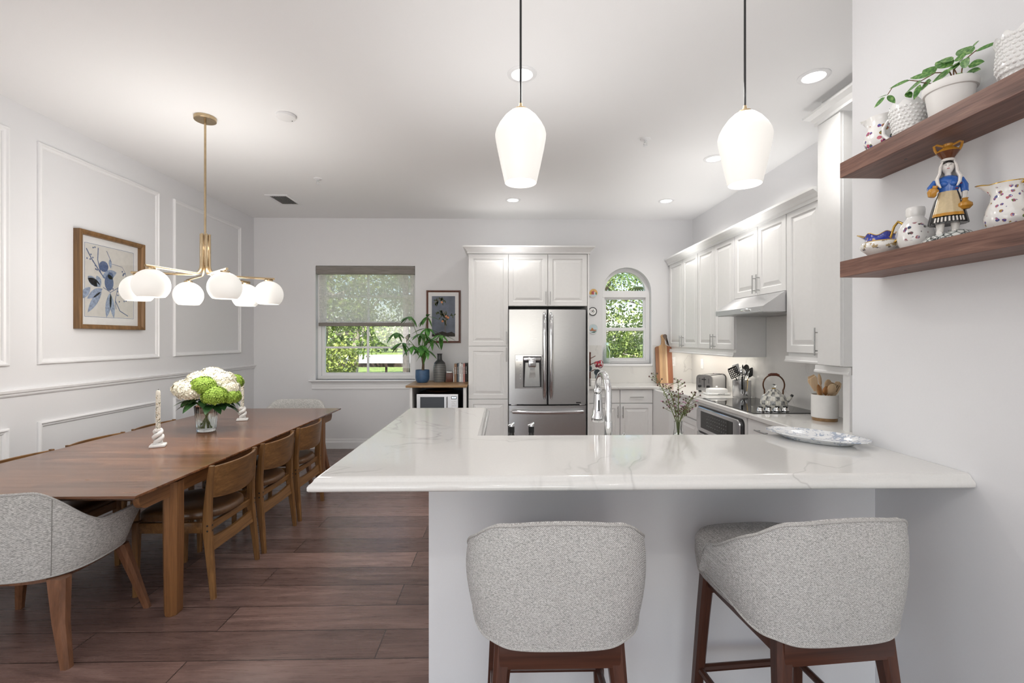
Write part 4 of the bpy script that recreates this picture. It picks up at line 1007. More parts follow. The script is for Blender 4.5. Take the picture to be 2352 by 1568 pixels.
# ---------------------------------------------------------------- console cabinet with microwave
t = thing('microwave_console', 'white open console with a wooden top between the window and the pantry', 'console', (-.80, 5.9, 0))
part(MB().box(-1.17, -.434, 5.57, 6.23, .893, .92, .003), 'wooden_top', M['oak'], t)
part(MB().box(-1.125, -1.095, 5.60, 6.22, 0, .892), 'side_panel', M['cab'], t, smooth=False)
part(MB().box(-.48, -.445, 5.60, 6.22, 0, .892), 'side_panel', M['cab'], t, smooth=False)
navy = simple('navy_lining', (.05, .06, .085), .6)
part(MB().box(-1.094, -.481, 6.18, 6.20, .10, .892), 'back_panel', navy, t, 'dark blue inner back', smooth=False)
part(MB().box(-1.094, -.481, 5.62, 6.18, .50, .528), 'inner_shelf', M['cab'], t, smooth=False)
part(MB().box(-1.094, -.481, 5.60, 6.18, .06, .09), 'bottom_shelf', M['cab'], t, smooth=False)
t = thing('microwave_oven', 'silver microwave oven with black window inside the console', 'microwave', (-.80, 5.88, .5285))
part(MB().box(-1.053, -.546, 5.665, 6.08, .5285, .806, .004), 'body', M['black'], t)
MM = MBACK(5.665)
fp = part(MB(MM).box(-1.053, -.546, .533, .806, 0, .016, .004), 'front_panel', M['steely'], t)
part(MB(MM).box(-1.008, -.715, .562, .772, .0155, .018), 'door_window', M['darkglass'], fp, smooth=False)
part(bar_handle(MB(MM @ Matrix.Translation((0, 0, .016))), (-.682, .575), (-.682, .775), .022, .007), 'handle', M['steelpol'], fp)
part(MB(MM).box(-.63, -.565, .745, .778, .0155, .0175), 'display', M['darkglass'], fp, smooth=False)
text('88:88', .024, MM @ Matrix.Translation((-.5975, .7615, .0178)), emit('lit_digits', (.75, .88, 1), 2.2), 'lit_digits', fp)
for r_ in range(5):
    for q in range(3): part(MB(MM).lathe([(.001, 0), (.0075, 0), (.0075, .004), (.006, .005), (.001, .005)], (-.621 + q * .023, .715 - r_ * .026, .0155), 12), 'button', M['white'], fp)
part(MB(MM).lathe([(.001, 0), (.02, 0), (.019, .012), (.001, .012)], (-.598, .574, .0155), 20), 'dial', M['chrome'], fp)
single(MB().lathe([(.001, .8065), (.08, .8065), (.13, .818), (.168, .836), (.172, .842), (.165, .843), (.12, .826), (.07, .816), (.001, .815)], (-.80, 5.84, 0), 40), 'bowl', M['copper'], 'shallow dark bronze bowl on top of the microwave', 'bowl', (-.80, 5.84, .8065))

pb = simple('blue_glaze', (.045, .105, .21), .45, var=.12)
CTOP = .9205
t = thing('potted_money_tree', 'leafy money tree in a blue ceramic pot on the console by the window', 'plant', (-1.035, 5.96, CTOP))
part(MB().lathe([(.001, 0), (.062, 0), (.066, .004), (.086, .035), (.090, .07), (.088, .158), (.086, .162), (.081, .160), (.081, .13), (.001, .13)], (-1.035, 5.96, CTOP), 44), 'pot', pb, t)
part(MB().lathe([(.001, .128), (.080, .130), (.001, .140)], (-1.035, 5.96, CTOP), 20), 'soil', M['rubber'], t)
tx, ty = -1.03, 5.96
part(MB().tube([(tx, ty, CTOP + .12), (tx + .006, ty, 1.16), (tx - .004, ty, 1.22), (tx + .01, ty, 1.30)], [.019, .016, .015, .012], 10), 'trunk', M['bark'], t)
random.seed(21)
hubs = [(-1.19, 5.93, 1.765), (-1.36, 5.92, 1.56), (-.975, 5.95, 1.765), (-.955, 5.86, 1.615), (-.785, 5.84, 1.53), (-1.02, 5.84, 1.40), (-.955, 5.80, 1.34), (-1.27, 5.86, 1.43), (-1.13, 5.83, 1.39), (-1.06, 6.02, 1.55), (-.93, 6.0, 1.48)]
mb = MB(); ml = MB()
for k_, (x, y, z) in enumerate(hubs):
    p0 = Vector((tx + .008, ty, 1.24 + .01 * (k_ % 4))); p1 = Vector((x, y, z)); md = p0.lerp(p1, .5) + Vector((0, 0, .05))
    mb.tube([tuple(p0), tuple(p0.lerp(md, .6)), tuple(md), tuple(p1)], [.005, .004, .0035, .002], 7)
    nl = 6; a0_ = random.uniform(0, 6.28); ex = (x - tx)
    for q in range(nl):
        an = a0_ + q * 2 * PI / nl + random.uniform(-.25, .25)
        d = Vector((math.cos(an) + ex * .5, math.sin(an) * .8 - .25, random.uniform(-.95, -.1) + (.5 if k_ == 2 and q < 2 else 0)))
        ml.leaf(tuple(p1), d, random.uniform(.14, .215), random.uniform(.046, .062), droop=.22, fold=.18, n=7)
part(mb, 'stems', M['stem'], t); part(ml, 'leaves', M['leaf'], t, recalc=False, ang=180)
N = NT('banded_stoneware'); zz = N.n('SeparateXYZ'); N.l(N.oc(), zz.inputs[0])
zz_ = zz.outputs[2]; at = N.math('ARCTAN2', zz.outputs[1], zz.outputs[0])
zig = N.math('ADD', zz_, N.math('MULTIPLY', N.math('ABSOLUTE', N.math('SUBTRACT', N.math('FRACT', N.math('MULTIPLY', at, 5.1)), .5)), .016))
wv = N.math('FRACT', N.math('MULTIPLY', zig, 46))
pat = N.ramp(wv, [(.30, (.075, .08, .085)), (.40, (.36, .35, .32)), (.55, (.36, .35, .32)), (.66, (.09, .095, .10))])
body = N.ramp(zz_, [(.012, (1, 1, 1)), (.02, (1, 1, 1)), (.235, (1, 1, 1)), (.245, (0, 0, 0))])
M['stoneware'] = N.set(N.mix(body, (.05, .052, .055), pat), .35)
single(MB().lathe([(.001, 0), (.068, 0), (.073, .004), (.080, .06), (.084, .14), (.082, .20), (.070, .25), (.045, .275), (.034, .285), (.031, .30), (.030, .355), (.036, .362), (.035, .367), (.026, .365), (.025, .30), (.001, .29)], (-.825, 6.04, CTOP), 44), 'patterned_vase', M['stoneware'], 'tall grey patterned stoneware bottle vase on the console', 'vase', (-.825, 6.04, CTOP))
t = thing('wooden_box', 'small red-brown wooden box beside the row of books', 'box', (-.692, 6.05, CTOP))
part(MB().box(-.738, -.647, 6.0, 6.10, CTOP, CTOP + .115, .003), 'box_body', M['redwood'], t)
part(MB().box(-.732, -.653, 6.005, 6.095, CTOP + .1155, CTOP + .135, .003), 'lid', M['handle'], t, 'grey lid')
bx = -.644; random.seed(3)
for wd, h, col, lab in ((.012, .185, (.80, .80, .78), 'thin white book at the left end of the row on the console'), (.030, .235, (.34, .20, .12), 'brown mottled book in the row on the console'), (.016, .24, (.05, .05, .06), 'black slim book in the middle left of the row'), (.014, .243, (.22, .28, .33), 'blue-grey slim book left of the white ones in the row'), (.028, .245, (.82, .81, .80), 'thick white book in the middle of the row'), (.022, .235, (.70, .70, .71), 'light grey book in the row, left of the pink one'), (.024, .24, (.55, .24, .22), 'pink-red book near the pantry end of the row'), (.026, .244, (.02, .02, .022), 'black book next to the pantry')):
    x1_ = bx + wd; y0_, y1_ = 5.995 + random.uniform(0, .02), 6.16; z0_ = CTOP
    t = thing('book', lab, 'book', ((bx + x1_) / 2, 6.08, z0_), 'row of books on the console')
    mcol = simple('book_cover', col, .55, var=.12)
    mb = MB(); th = .0022
    mb.loops([[(bx, y1_, z), (bx, y0_ + .003, z), (bx + .003, y0_, z), (x1_ - .003, y0_, z), (x1_, y0_ + .003, z), (x1_, y1_, z), (x1_ - th, y1_, z), (x1_ - th, y0_ + th + .002, z), (bx + th, y0_ + th + .002, z), (bx + th, y1_, z)] for z in (z0_, z0_ + h)])
    part(mb, 'cover', mcol, t, smooth=False)
    part(MB().box(bx + th, x1_ - th, y0_ + th + .002, y1_ - .004, z0_ + .004, z0_ + h - .004), 'pages', simple('paper_pages', (.75, .72, .65), .8), t, smooth=False)
    mk = MB(); inv = tuple(.9 - q * .8 for q in col)
    for q in range(5): mk.box(bx + wd * .3, bx + wd * .7, y0_ - .0005, y0_ + .0008, z0_ + h * (.45 + q * .08), z0_ + h * (.49 + q * .08))
    part(mk, 'spine_lettering', simple('spine_print', inv, .6), t, smooth=False)
    bx = x1_ + .0012

# ---------------------------------------------------------------- wall plates, mug tree and other things by the arched window
for (px_, pz, R, lab, kind) in ((1.235, 2.104, .062, 'top souvenir plate with painted houses beside the arched window', 0), (1.225, 1.854, .058, 'middle small plate with a black rim beside the arched window', 1), (1.23, 1.617, .066, 'bottom souvenir plate with a painted boat beside the arched window', 2)):
    T = Matrix.Translation((px_, D, pz)) @ Matrix.Rotation(PI / 2, 4, 'X')
    t = thing('wall_plate', lab, 'plate', (px_, D, pz), 'small decorative plates on the back wall')
    part(MB().lathe([(.001, .003), (R * .9, .003), (R, .007), (R, .011), (R * .95, .0086), (.001, .0082)], n=40, M=T), 'plate_body', M['porcelain'] if kind != 1 else M['black'], t)
    F = lambda u, v, d=0: (px_ + u * R, D - .0085 - d, pz + v * R)
    def pp(poly, mt, nm, k_=0): part(MB().prism(poly, 0, .0006, lambda u, v, d: F(u, v, d + k_ * .0007)), nm, mt, t, smooth=False)
    disc = lambda r: [(r * math.cos(2 * PI * i / 28), r * math.sin(2 * PI * i / 28)) for i in range(28)]
    cm = lambda n_, c_: simple(n_, c_, .5)
    if kind == 0:
        pp([p for p in disc(.9)], cm('sunset_glaze', (.72, .42, .14)), 'painted_sky', 0)
        pp([(-.85, -.32), (.85, -.32), (.5, -.74), (0, -.88), (-.5, -.74)], cm('pale_water', (.55, .66, .72)), 'painted_water', 1)
        for k_, (x, w_, h, c_) in enumerate(((-.62, .28, .38, (.65, .45, .08)), (-.3, .26, .62, (.42, .07, .06)), (0, .3, .75, (.5, .15, .2)), (.3, .24, .5, (.72, .72, .68)), (.55, .26, .42, (.08, .2, .1)))): pp([(x - w_ / 2, -.32), (x + w_ / 2, -.32), (x + w_ / 2, -.32 + h), (x, -.2 + h), (x - w_ / 2, -.32 + h)], cm('painted_house', c_), 'painted_house', 2)
    elif kind == 1:
        pp(disc(.82), M['porcelain'], 'white_centre', 0)
        random.seed(4)
        for k_ in range(14):
            x, y = random.gauss(0, .20), random.gauss(0, .17); pp([(x + .10 * math.cos(q), y + .09 * math.sin(q)) for q in [2 * PI * i / 8 for i in range(8)]], cm('flower_glaze', random.choice([(.4, .12, .2), (.12, .2, .12), (.16, .17, .22)])), 'painted_flower', 1)
    else:
        pp(disc(.92), cm('sky_glaze', (.52, .62, .66)), 'painted_sky', 0)
        pp([(-.8, -.2), (.75, -.2), (.5, -.42), (-.55, -.42)], cm('boat_glaze', (.36, .10, .03)), 'painted_boat', 1); pp([(-.45, -.2), (.1, -.2), (0, .15), (-.3, .22)], cm('cabin_glaze', (.5, .22, .08)), 'painted_cabin', 1); pp([(-.5, -.75), (.3, -.8), (.75, -.5), (.1, -.55)], cm('shore_glaze', (.05, .10, .06)), 'painted_shore', 1)
KC = .8805
t = thing('mug_tree', 'dark red wooden mug tree on the back counter beside the refrigerator', 'mug tree', (1.14, 6.02, KC))
part(MB().lathe([(.001, 0), (.07, 0), (.07, .012), (.015, .02), (.011, .03), (.011, .40), (.014, .42), (.001, .43)], (1.14, 6.02, KC), 20), 'post', M['redwood'], t)
mb = MB()
for dx, dy, z in ((.06, -.05, .26), (.075, .02, .34), (-.05, -.05, .3), (.06, -.06, .17), (-.06, .03, .36)): mb.tube([(1.14, 6.02, KC + z), (1.14 + dx, 6.02 + dy, KC + z + .035)], [.006, .005], 8)
part(mb, 'pegs', M['redwood'], t)
def mug(lab, c, rot, col, inner, trim_):
    T = Matrix.Translation(c) @ rot
    t = thing('mug', lab, 'mug', c, 'mugs hanging on the mug tree')
    part(MB().lathe([(.001, -.045), (.036, -.045), (.040, -.040), (.041, .045), (.039, .047), (.037, .045), (.036, -.036), (.001, -.038)], n=32, M=T), 'cup', col, t)
    part(MB().lathe([(.0355, .040), (.0345, -.034), (.001, -.036), (.001, -.035), (.033, -.033), (.0345, .040)], n=32, M=T), 'lining', inner, t)
    part(MB(T).tube([(-.040, 0, .028), (-.058, 0, .026), (-.068, 0, .008), (-.064, 0, -.014), (-.040, 0, -.028)], .0055, 8), 'handle', trim_, t)
slate = simple('slate_glaze', (.10, .16, .20), .3, var=.15); dslate = simple('dark_glaze', (.03, .045, .055), .3)
N = NT('red_floral_glaze'); vo = N.n('TexVoronoi'); vo.inputs['Scale'].default_value = 55; N.l(N.oc(), vo.inputs['Vector'])
redfl = N.set(N.ramp(vo.outputs['Color'], [(.25, (.03, .05, .12)), (.4, (.45, .03, .05)), (.7, (.55, .06, .08)), (.85, (.7, .6, .55))]), .25)
mug('red floral mug with a white inside on the mug tree', (1.245, 5.975, 1.155), Matrix.Rotation(math.radians(60), 4, 'Z') @ Matrix.Rotation(math.radians(75), 4, 'X') @ Matrix.Rotation(2.2, 4, 'Z'), redfl, M['porcelain'], redfl)
mug('slate blue mug lowest on the mug tree', (1.225, 5.94, 1.035), Matrix.Rotation(math.radians(-20), 4, 'Z') @ Matrix.Rotation(math.radians(68), 4, 'X') @ Matrix.Rotation(1.2, 4, 'Z'), slate, dslate, slate)
mug('dark blue mug on the mug tree half hidden by the refrigerator', (1.105, 5.92, 1.095), Matrix.Rotation(math.radians(-10), 4, 'Z') @ Matrix.Rotation(math.radians(80), 4, 'X') @ Matrix.Rotation(1.6, 4, 'Z'), slate, dslate, slate)
t = thing('white_canister', 'small white square canister on the back counter beside the refrigerator panel', 'canister', (1.165, 5.88, KC))
part(MB().box(1.12, 1.205, 5.84, 5.925, KC, KC + .075, .006), 'jar', M['matte_white'], t); part(MB().box(1.118, 1.207, 5.838, 5.927, KC + .0755, KC + .088, .004), 'lid', M['matte_white'], t)
t = thing('glass_bottle', 'pale green embossed glass bottle on the arched window sill', 'bottle', (1.425, D + .03, AB))
part(MB().lathe([(.001, .001), (.043, .001), (.045, .006), (.045, .15), (.040, .18), (.024, .21), (.021, .23), (.021, .28), (.024, .283), (.024, .292), (.018, .292), (.017, .23), (.020, .21), (.036, .178), (.041, .15), (.041, .012), (.001, .010)], (1.425, D + .03, AB), 36, lambda a_, r, z: (r * (1 + (.02 * math.cos(8 * a_) * math.sin(z * 160) if .02 < z < .15 else 0)), z)), 'glass_body', M['aqua'], t, ang=70)
# cutting board leaning on the splashback
N = NT('striped_board'); sx = N.n('SeparateXYZ'); N.l(N.oc(), sx.inputs[0])
st = N.ramp(N.math('ADD', N.math('MULTIPLY', sx.outputs[0], 4.2), .5), [(0, (.30, .14, .07)), (.235, (.60, .38, .20)), (.40, (.52, .33, .18)), (.60, (.72, .53, .32)), (.69, (.33, .12, .055))], 'CONSTANT')
gn = N.noise(N.oc((40, 40, 3)), 1.2, 5, .6, .6); M['board'] = N.set(N.mix(.6, st, N.ramp(gn, [(.3, (.55, .5, .45)), (.7, (1.1, 1.1, 1.1))]), 'MULTIPLY'), .5)
def board_outline():
    w_, h = .113, .50; L = [(-w_, 0), (w_, 0), (w_, h - .03)]
    for i in range(5): a_ = PI / 2 * i / 4; L.append((w_ - .03 + .03 * math.cos(a_), h - .03 + .03 * math.sin(a_)))
    L += [(.06, h + .004), (.030, h + .025), (.022, h + .06), (.020, h + .11)]
    for i in range(9): a_ = -.5 + (PI + 1.0) * i / 8; L.append((.028 * math.cos(a_), h + .135 + .028 * math.sin(a_)))
    L += [(-.020, h + .11), (-.022, h + .06), (-.030, h + .025), (-.06, h + .004)]
    for i in range(5): a_ = PI / 2 + PI / 2 * i / 4; L.append((-w_ + .03 + .03 * math.cos(a_), h - .03 + .03 * math.sin(a_)))
    return L
t = thing('cutting_board', 'tall striped wooden cutting board leaning on the splashback right of the arched window', 'cutting board', (2.18, 6.17, KC))
th = math.radians(7.5); T = Matrix.Rotation(-th, 4, 'X')
o = part(MB().prism(board_outline(), -.009, .009), 'board', M['board'], t, local=True, smooth=False); o.matrix_local = Matrix.Translation((0, 0, .002)) @ T
hm = part(MB().prism([(x * .95, z) for x, z in board_outline()[8:20]], -.0095, .0095), 'handle_tip', simple('handle_leather', (.16, .12, .10), .7), t, 'darker handle', local=True, smooth=False); hm.matrix_local = o.matrix_local.copy()
for MMo, u, v, lab, k_ in ((MBACK(D - .014), 2.318, 1.17, 'white wall socket beside the cutting board', 0), (MRIGHT(XR - .014), 5.93, 1.155, 'white wall switch plate above the toaster', 1)):
    t = thing('wall_socket' if not k_ else 'wall_switch', lab, 'socket' if not k_ else 'switch', tuple(MMo @ Vector((u, v, 0))))
    part(MB(MMo).rects(u - .038, u + .038, v - .062, v + .062, [(0, .0003), (0, .004), (.003, .006)]), 'plate', M['white'], t, ang=20)
    if not k_:
        for dv in (-.022, .022):
            s_ = part(MB(MMo).box(u - .016, u + .016, v + dv - .014, v + dv + .014, .005, .0075, .003), 'outlet', M['white'], t)
            part(MB(MMo).box(u - .008, u - .0055, v + dv - .004, v + dv + .006, .0072, .0079).box(u + .0055, u + .008, v + dv - .004, v + dv + .006, .0072, .0079), 'slots', M['rubber'], s_, smooth=False)
    else: part(MB(MMo).box(u - .016, u + .016, v - .034, v + .034, .005, .009, .002), 'rocker', M['white'], t)

# ---------------------------------------------------------------- right counter
T = Matrix.Translation((2.40, 5.26, KC)) @ Matrix.Rotation(math.radians(38), 4, 'Z')     # long axis local x, control end at -x
t = thing('toaster', 'brushed steel four-slice toaster on the counter near the kitchen corner', 'toaster', (2.40, 5.26, KC))
def tprof(k, zk=0):
    w_, h = .095 - k, .195 - zk
    L = [(-w_, .015)]
    for i in range(7): a_ = PI - PI / 2 * i / 6; L.append((-w_ + .045 + .045 * math.cos(a_), h - .045 + .045 * math.sin(a_)))
    for i in range(7): a_ = PI / 2 - PI / 2 * i / 6; L.append((w_ - .045 + .045 * math.cos(a_), h - .045 + .045 * math.sin(a_)))
    L.append((w_, .015)); return L
part(MB(T).prism(tprof(.004, .004), -.15, .15, lambda y, z, x: (x, y, z)), 'body', M['steely'], t, ang=30)
part(MB(T).prism(tprof(0), -.168, -.148, lambda y, z, x: (x, y, z)), 'control_end', M['handle'], t, ang=30)
part(MB(T).prism(tprof(0), .148, .158, lambda y, z, x: (x, y, z)), 'end_trim', M['black'], t, 'black end trim', ang=30)
mb = MB(T)
for y in (-.045, .045): mb.box(-.12, .12, y - .016, y + .016, .185, .1925)
part(mb, 'slots', M['rubber'], t, smooth=False)
for y in (-.05, .05): part(MB(T).lathe([(.001, 0), (.017, 0), (.016, .018), (.012, .022), (.001, .022)], n=18, M=Matrix.Translation((-.168, y, .065)) @ Matrix.Rotation(-PI / 2, 4, 'Y')), 'knob', M['black'], t, 'black knob')
mb = MB(T); mb.box(-.1685, -.166, -.004, .004, .05, .165); part(mb, 'lever_slot', M['rubber'], t, smooth=False)
part(MB(T).box(-.186, -.168, -.022, .022, .138, .150, .004), 'lever', M['black'], t)
mb = MB(T)
for q in range(4): mb.box(-.1688, -.1678, -.062, -.045, .105 + q * .014, .110 + q * .014).box(-.1688, -.1678, .045, .062, .105 + q * .014, .110 + q * .014)
part(mb, 'control_markings', M['black'], t, smooth=False)
mb = MB(T)
for x in (-.13, .13):
    for y in (-.07, .07): mb.box(x - .012, x + .012, y - .012, y + .012, 0, .016)
part(mb, 'feet', M['black'], t, smooth=False)
t = thing('butter_dish', 'white lidded butter dish with lettering beside the toaster', 'butter dish', (2.30, 4.92, KC)); bxc, byc = 2.30, 4.92
part(edge_slab(MB(), [(bxc - .12, byc - .065), (bxc + .12, byc - .065), (bxc + .12, byc + .065), (bxc - .12, byc + .065)], KC, KC + .022, .005), 'tray', M['porcelain'], t, ang=50)
ls = []
for k_, z in ((0, .0225), (0, .055), (.004, .064), (.014, .070), (.03, .073)): ls.append([(bxc + sx_ * (.098 - k_), byc + sy_ * (.045 - k_), KC + z) for sx_, sy_ in ((-1, -1), (1, -1), (1, 1), (-1, 1))])
ld = part(MB().loops(ls), 'lid', M['porcelain'], t, ang=50)
part(MB().ell((bxc, byc, KC + .082), (.012, .012, .012)), 'knob', M['porcelain'], ld)
text('APPETIT', .021, MBACK(byc - .0652) @ Matrix.Translation((bxc + .02, KC + .011, .0002)), M['black'], 'lettering', t)
t = thing('utensil_canister', 'tall steel canister full of cooking utensils behind the cooktop', 'canister', (2.475, 4.735, KC)); ux, uy = 2.475, 4.735
part(MB().lathe([(.001, 0), (.086, 0), (.088, .003), (.088, .172), (.086, .174), (.084, .172), (.084, .006), (.001, .005)], (ux, uy, KC), 40), 'canister_body', M['steely'], t)
def wand(base, tip): return Vector(base), Vector(tip)
def utensil(name, lab, cat, dx, dy, ln, fn, group, cx_, cy_, z0, zin=.02, r0=.03):
    """stick standing inside a canister: fn(mb-builder) gets base, unit direction and length"""
    d = Vector((dx, dy, 1)).normalized(); b0 = Vector((cx_ - dx * .03, cy_ - dy * .03, z0 + zin))
    t = thing(name, lab, cat, tuple(b0), group); fn(t, b0, d, ln); return t
def handle_head(hmat, headmat, hname, head):
    def go(t, b0, d, ln):
        part(MB().tube([tuple(b0), tuple(b0 + d * ln * .5), tuple(b0 + d * ln)], [.0065, .0055, .0055], 8), 'handle', hmat, t)
        e = b0 + d * ln; side = Vector((d.z, 0, -d.x)).normalized() if abs(d.y) < .9 else Vector((1, 0, 0)); nn = d.cross(side)
        Mx = Matrix(((side.x, nn.x, d.x, e.x), (side.y, nn.y, d.y, e.y), (side.z, nn.z, d.z, e.z), (0, 0, 0, 1)))
        part(head(Mx), hname, headmat, t, ang=50)
    return go
def slot_turner(Mx):
    mb = MB(Mx); n = 5
    for i in range(n + 1): x = -.045 + .09 * i / n; mb.box(x - .004, x + .004, -.002, .002, .0, .10)
    for j in range(6): z = .0 + .10 * j / 5; mb.box(-.045, .045, -.0019, .0019, z - .004, z + (.004 if j < 5 else .014))
    return mb
def blade(w0, w1, h, th=.002): return lambda Mx: MB(Mx).prism([(-w0, -.005), (w0, -.005), (w1, h * .8), (w1 * .9, h), (-w1 * .9, h * .9), (-w1, h * .7)], -th, th)
def spoonhead(w_, h, dep=.010): return lambda Mx: MB(Mx).lathe([(max(.0005, math.sin(PI * i / 12)), -math.cos(PI * i / 12)) for i in range(13)], n=20, M=Matrix.Translation((0, 0, h)) @ Matrix.Diagonal((w_, dep, h, 1)))
def ladle(Mx): return MB(Mx).lathe([(.001, -.03), (.02, -.026), (.038, -.010), (.043, .008), (.041, .008), (.035, -.008), (.018, -.022), (.001, -.026)], n=24, M=Matrix.Translation((0, .03, .03)) @ Matrix.Rotation(-1.1, 4, 'X'))
def whisk(Mx):
    mb = MB(Mx)
    for k_ in range(5):
        a_ = PI * k_ / 5; mb.tube([(math.cos(a_) * .03 * math.sin(PI * q), math.sin(a_) * .03 * math.sin(PI * q), .12 * (1 - math.cos(PI * q * .5)) if q < .5 else .035 + .085 * (1 - abs(2 * q - 1)) ) for q in [i / 12 for i in range(13)]], .0014, 5)
    return mb
GU = 'cooking utensils in the steel canister'
for a_ in (('slotted_turner', 'black slotted turner leaning left in the steel canister', 'turner', -.46, -.10, .205, handle_head(M['blackbits'], M['blackbits'], 'slotted_blade', slot_turner)),
           ('spatula', 'grey flat spatula behind the slotted turner', 'spatula', -.20, .08, .24, handle_head(M['handle'], simple('grey_silicone', (.26, .27, .29), .6), 'blade', blade(.022, .036, .085))),
           ('serving_spoon', 'clear-handled white spatula in the steel canister', 'spatula', -.05, .15, .22, handle_head(M['white'], M['white'], 'blade', blade(.018, .026, .07))),
           ('ladle', 'polished steel ladle in the middle of the steel canister', 'ladle', .02, -.12, .20, handle_head(M['chrome'], M['chrome'], 'bowl', ladle)),
           ('skewer_fork', 'thin fork with a black tip standing tallest in the steel canister', 'fork', .06, .04, .27, handle_head(M['chrome'], M['blackbits'], 'grip', spoonhead(.007, .022, .007))),
           ('cooking_spoon', 'large black cooking spoon upright in the steel canister', 'spoon', .18, -.02, .20, handle_head(M['blackbits'], M['blackbits'], 'bowl', spoonhead(.036, .06))),
           ('cooking_spoon', 'black cooking spoon leaning right in the steel canister', 'spoon', .46, -.02, .20, handle_head(M['blackbits'], M['blackbits'], 'bowl', spoonhead(.034, .055))),
           ('whisk', 'steel wire whisk in the steel canister', 'whisk', .12, -.2, .15, handle_head(M['chrome'], M['chrome'], 'wires', whisk))):
    utensil(*a_, GU, ux, uy, KC)
def hang(lab, name, cat, dx, mat, fn):
    t = thing(name, lab, cat, (ux + dx, uy - .092, KC + .17), GU); fn(t, ux + dx, uy - .094)
def peel(t, x, y):
    part(MB().box(x - .008, x + .008, y - .005, y + .005, KC + .085, KC + .215, .003), 'handle', M['blackbits'], t); part(MB().tube([(x - .008, y, KC + .085), (x - .012, y - .004, KC + .05), (x, y - .006, KC + .03), (x + .012, y - .004, KC + .05), (x + .008, y, KC + .085)], .0028, 8), 'blade_loop', M['chrome'], t)
hang('black-handled peeler hooked on the front of the steel canister', 'peeler', 'peeler', -.045, None, peel)
def sspoon(t, x, y):
    part(MB().tube([(x + .012, y + .0, KC + .20), (x + .006, y - .002, KC + .12), (x, y - .004, KC + .07)], [.004, .0032, .003], 8, flat=.7), 'handle', M['gold'], t); part(MB().ell((x - .002, y - .006, KC + .040), (.014, .006, .030)), 'bowl', M['steelpol'], t)
hang('brass-handled spoon hooked on the front of the steel canister', 'measuring_spoon', 'spoon', .002, None, sspoon)

# kettle
N = NT('checkered_enamel'); sx = N.n('SeparateXYZ'); N.l(N.oc(), sx.inputs[0])
au = N.math('FLOOR', N.math('MULTIPLY', N.math('ARCTAN2', sx.outputs[1], sx.outputs[0]), 16 / (2 * PI))); zv = N.math('FLOOR', N.math('MULTIPLY', N.math('ADD', sx.outputs[2], .001), 27))
ck = N.math('ABSOLUTE', N.math('MODULO', N.math('ADD', au, zv), 2))
nz = N.noise(N.oc(), 34, 4, .7, .6)
lt = N.ramp(nz, [(.35, (.62, .60, .50)), (.6, (.84, .83, .77))]); dk = N.ramp(nz, [(.36, (.10, .105, .11)), (.50, (.36, .36, .345)), (.62, (.66, .655, .62))])
M['check'] = N.set(N.mix(ck, lt, dk), .15, Coat_Weight=.5)
kx, ky, kz = 2.315, 3.90, .8868
t = thing('tea_kettle', 'checkered enamel tea kettle with a wooden grip on the cooktop', 'kettle', (kx, ky, kz))
part(MB().lathe([(.001, 0), (.092, 0), (.100, .006), (.104, .02), (.105, .04), (.100, .075), (.088, .105), (.070, .125), (.050, .136), (.001, .137)], (kx, ky, kz), 48), 'body', M['check'], t, ang=60)
ld = part(MB().lathe([(.001, .137), (.052, .136), (.050, .144), (.034, .160), (.012, .168), (.001, .169)], (kx, ky, kz), 32), 'lid', M['check'], t, ang=60)
part(MB().lathe([(.001, .167), (.016, .168), (.016, .172), (.008, .175), (.001, .176)], (kx, ky, kz), 20), 'knob_collar', M['gold'], ld, 'brass collar')
part(MB().ell((kx, ky, kz + .192), (.020, .020, .017), 8, 6), 'knob', M['glass'], ld, 'clear glass knob')
part(MB().tube([(kx + .082, ky - .05, kz + .07), (kx + .098, ky - .068, kz + .095), (kx + .106, ky - .078, kz + .115)], [.020, .014, .011], 12), 'spout', M['check'], t)
part(MB().tube([(kx + .105, ky - .077, kz + .113), (kx + .111, ky - .083, kz + .126)], [.013, .010], 10), 'spout_cap', M['black'], t)
P = []
for i in range(21):
    a_ = math.radians(-32 + 244 * i / 20); P.append((kx + .082 * math.cos(a_) * .95, ky - .05 * math.cos(a_) * .5, kz + .200 + .088 * math.sin(a_)))
part(MB().tube(P, .0062, 10), 'bail_handle', M['copper'], t)
part(MB().tube([(kx + .04, ky - .012, kz + .280), (kx + .02, ky - .006, kz + .289), (kx - .02, ky + .006, kz + .289), (kx - .04, ky + .012, kz + .280)], [.010, .0125, .0125, .010], 12), 'grip', M['redwood'], t, 'turned wooden grip')
mb = MB()
for s_ in (-1, 1): mb.tube([(kx + s_ * .067, ky - s_ * .020, kz + .105), (kx + s_ * .068, ky - s_ * .022, kz + .155)], .009, 8, flat=.6)
part(mb, 'handle_brackets', M['copper'], t)

# white crock with wooden utensils
wx, wy = 2.375, 3.36
t = thing('utensil_crock', 'white crock with a wooden base full of wooden utensils at the end of the counter', 'crock', (wx, wy, KC))
part(MB().lathe([(.001, 0), (.080, 0), (.080, .022), (.001, .022)], (wx, wy, KC), 40), 'wooden_base', M['oak'], t, 'wooden base ring')
part(MB().lathe([(.001, .0225), (.083, .0225), (.086, .026), (.086, .188), (.084, .190), (.081, .188), (.081, .03), (.001, .028)], (wx, wy, KC), 44), 'crock_body', M['matte_white'], t)
GW = 'wooden utensils in the white crock'
def slotted(Mx):
    mb = MB(Mx)
    mb.prism([(-.008, -.02), (.008, -.02), (.026, .02), (.030, .07), (.020, .10), (0, .107), (-.020, .10), (-.030, .07), (-.026, .02)], -.003, .003)
    return mb
def slots(Mx):
    mb = MB(Mx)
    for x in (-.013, 0, .013): mb.box(x - .003, x + .003, -.0034, .0034, .03, .08)
    return mb
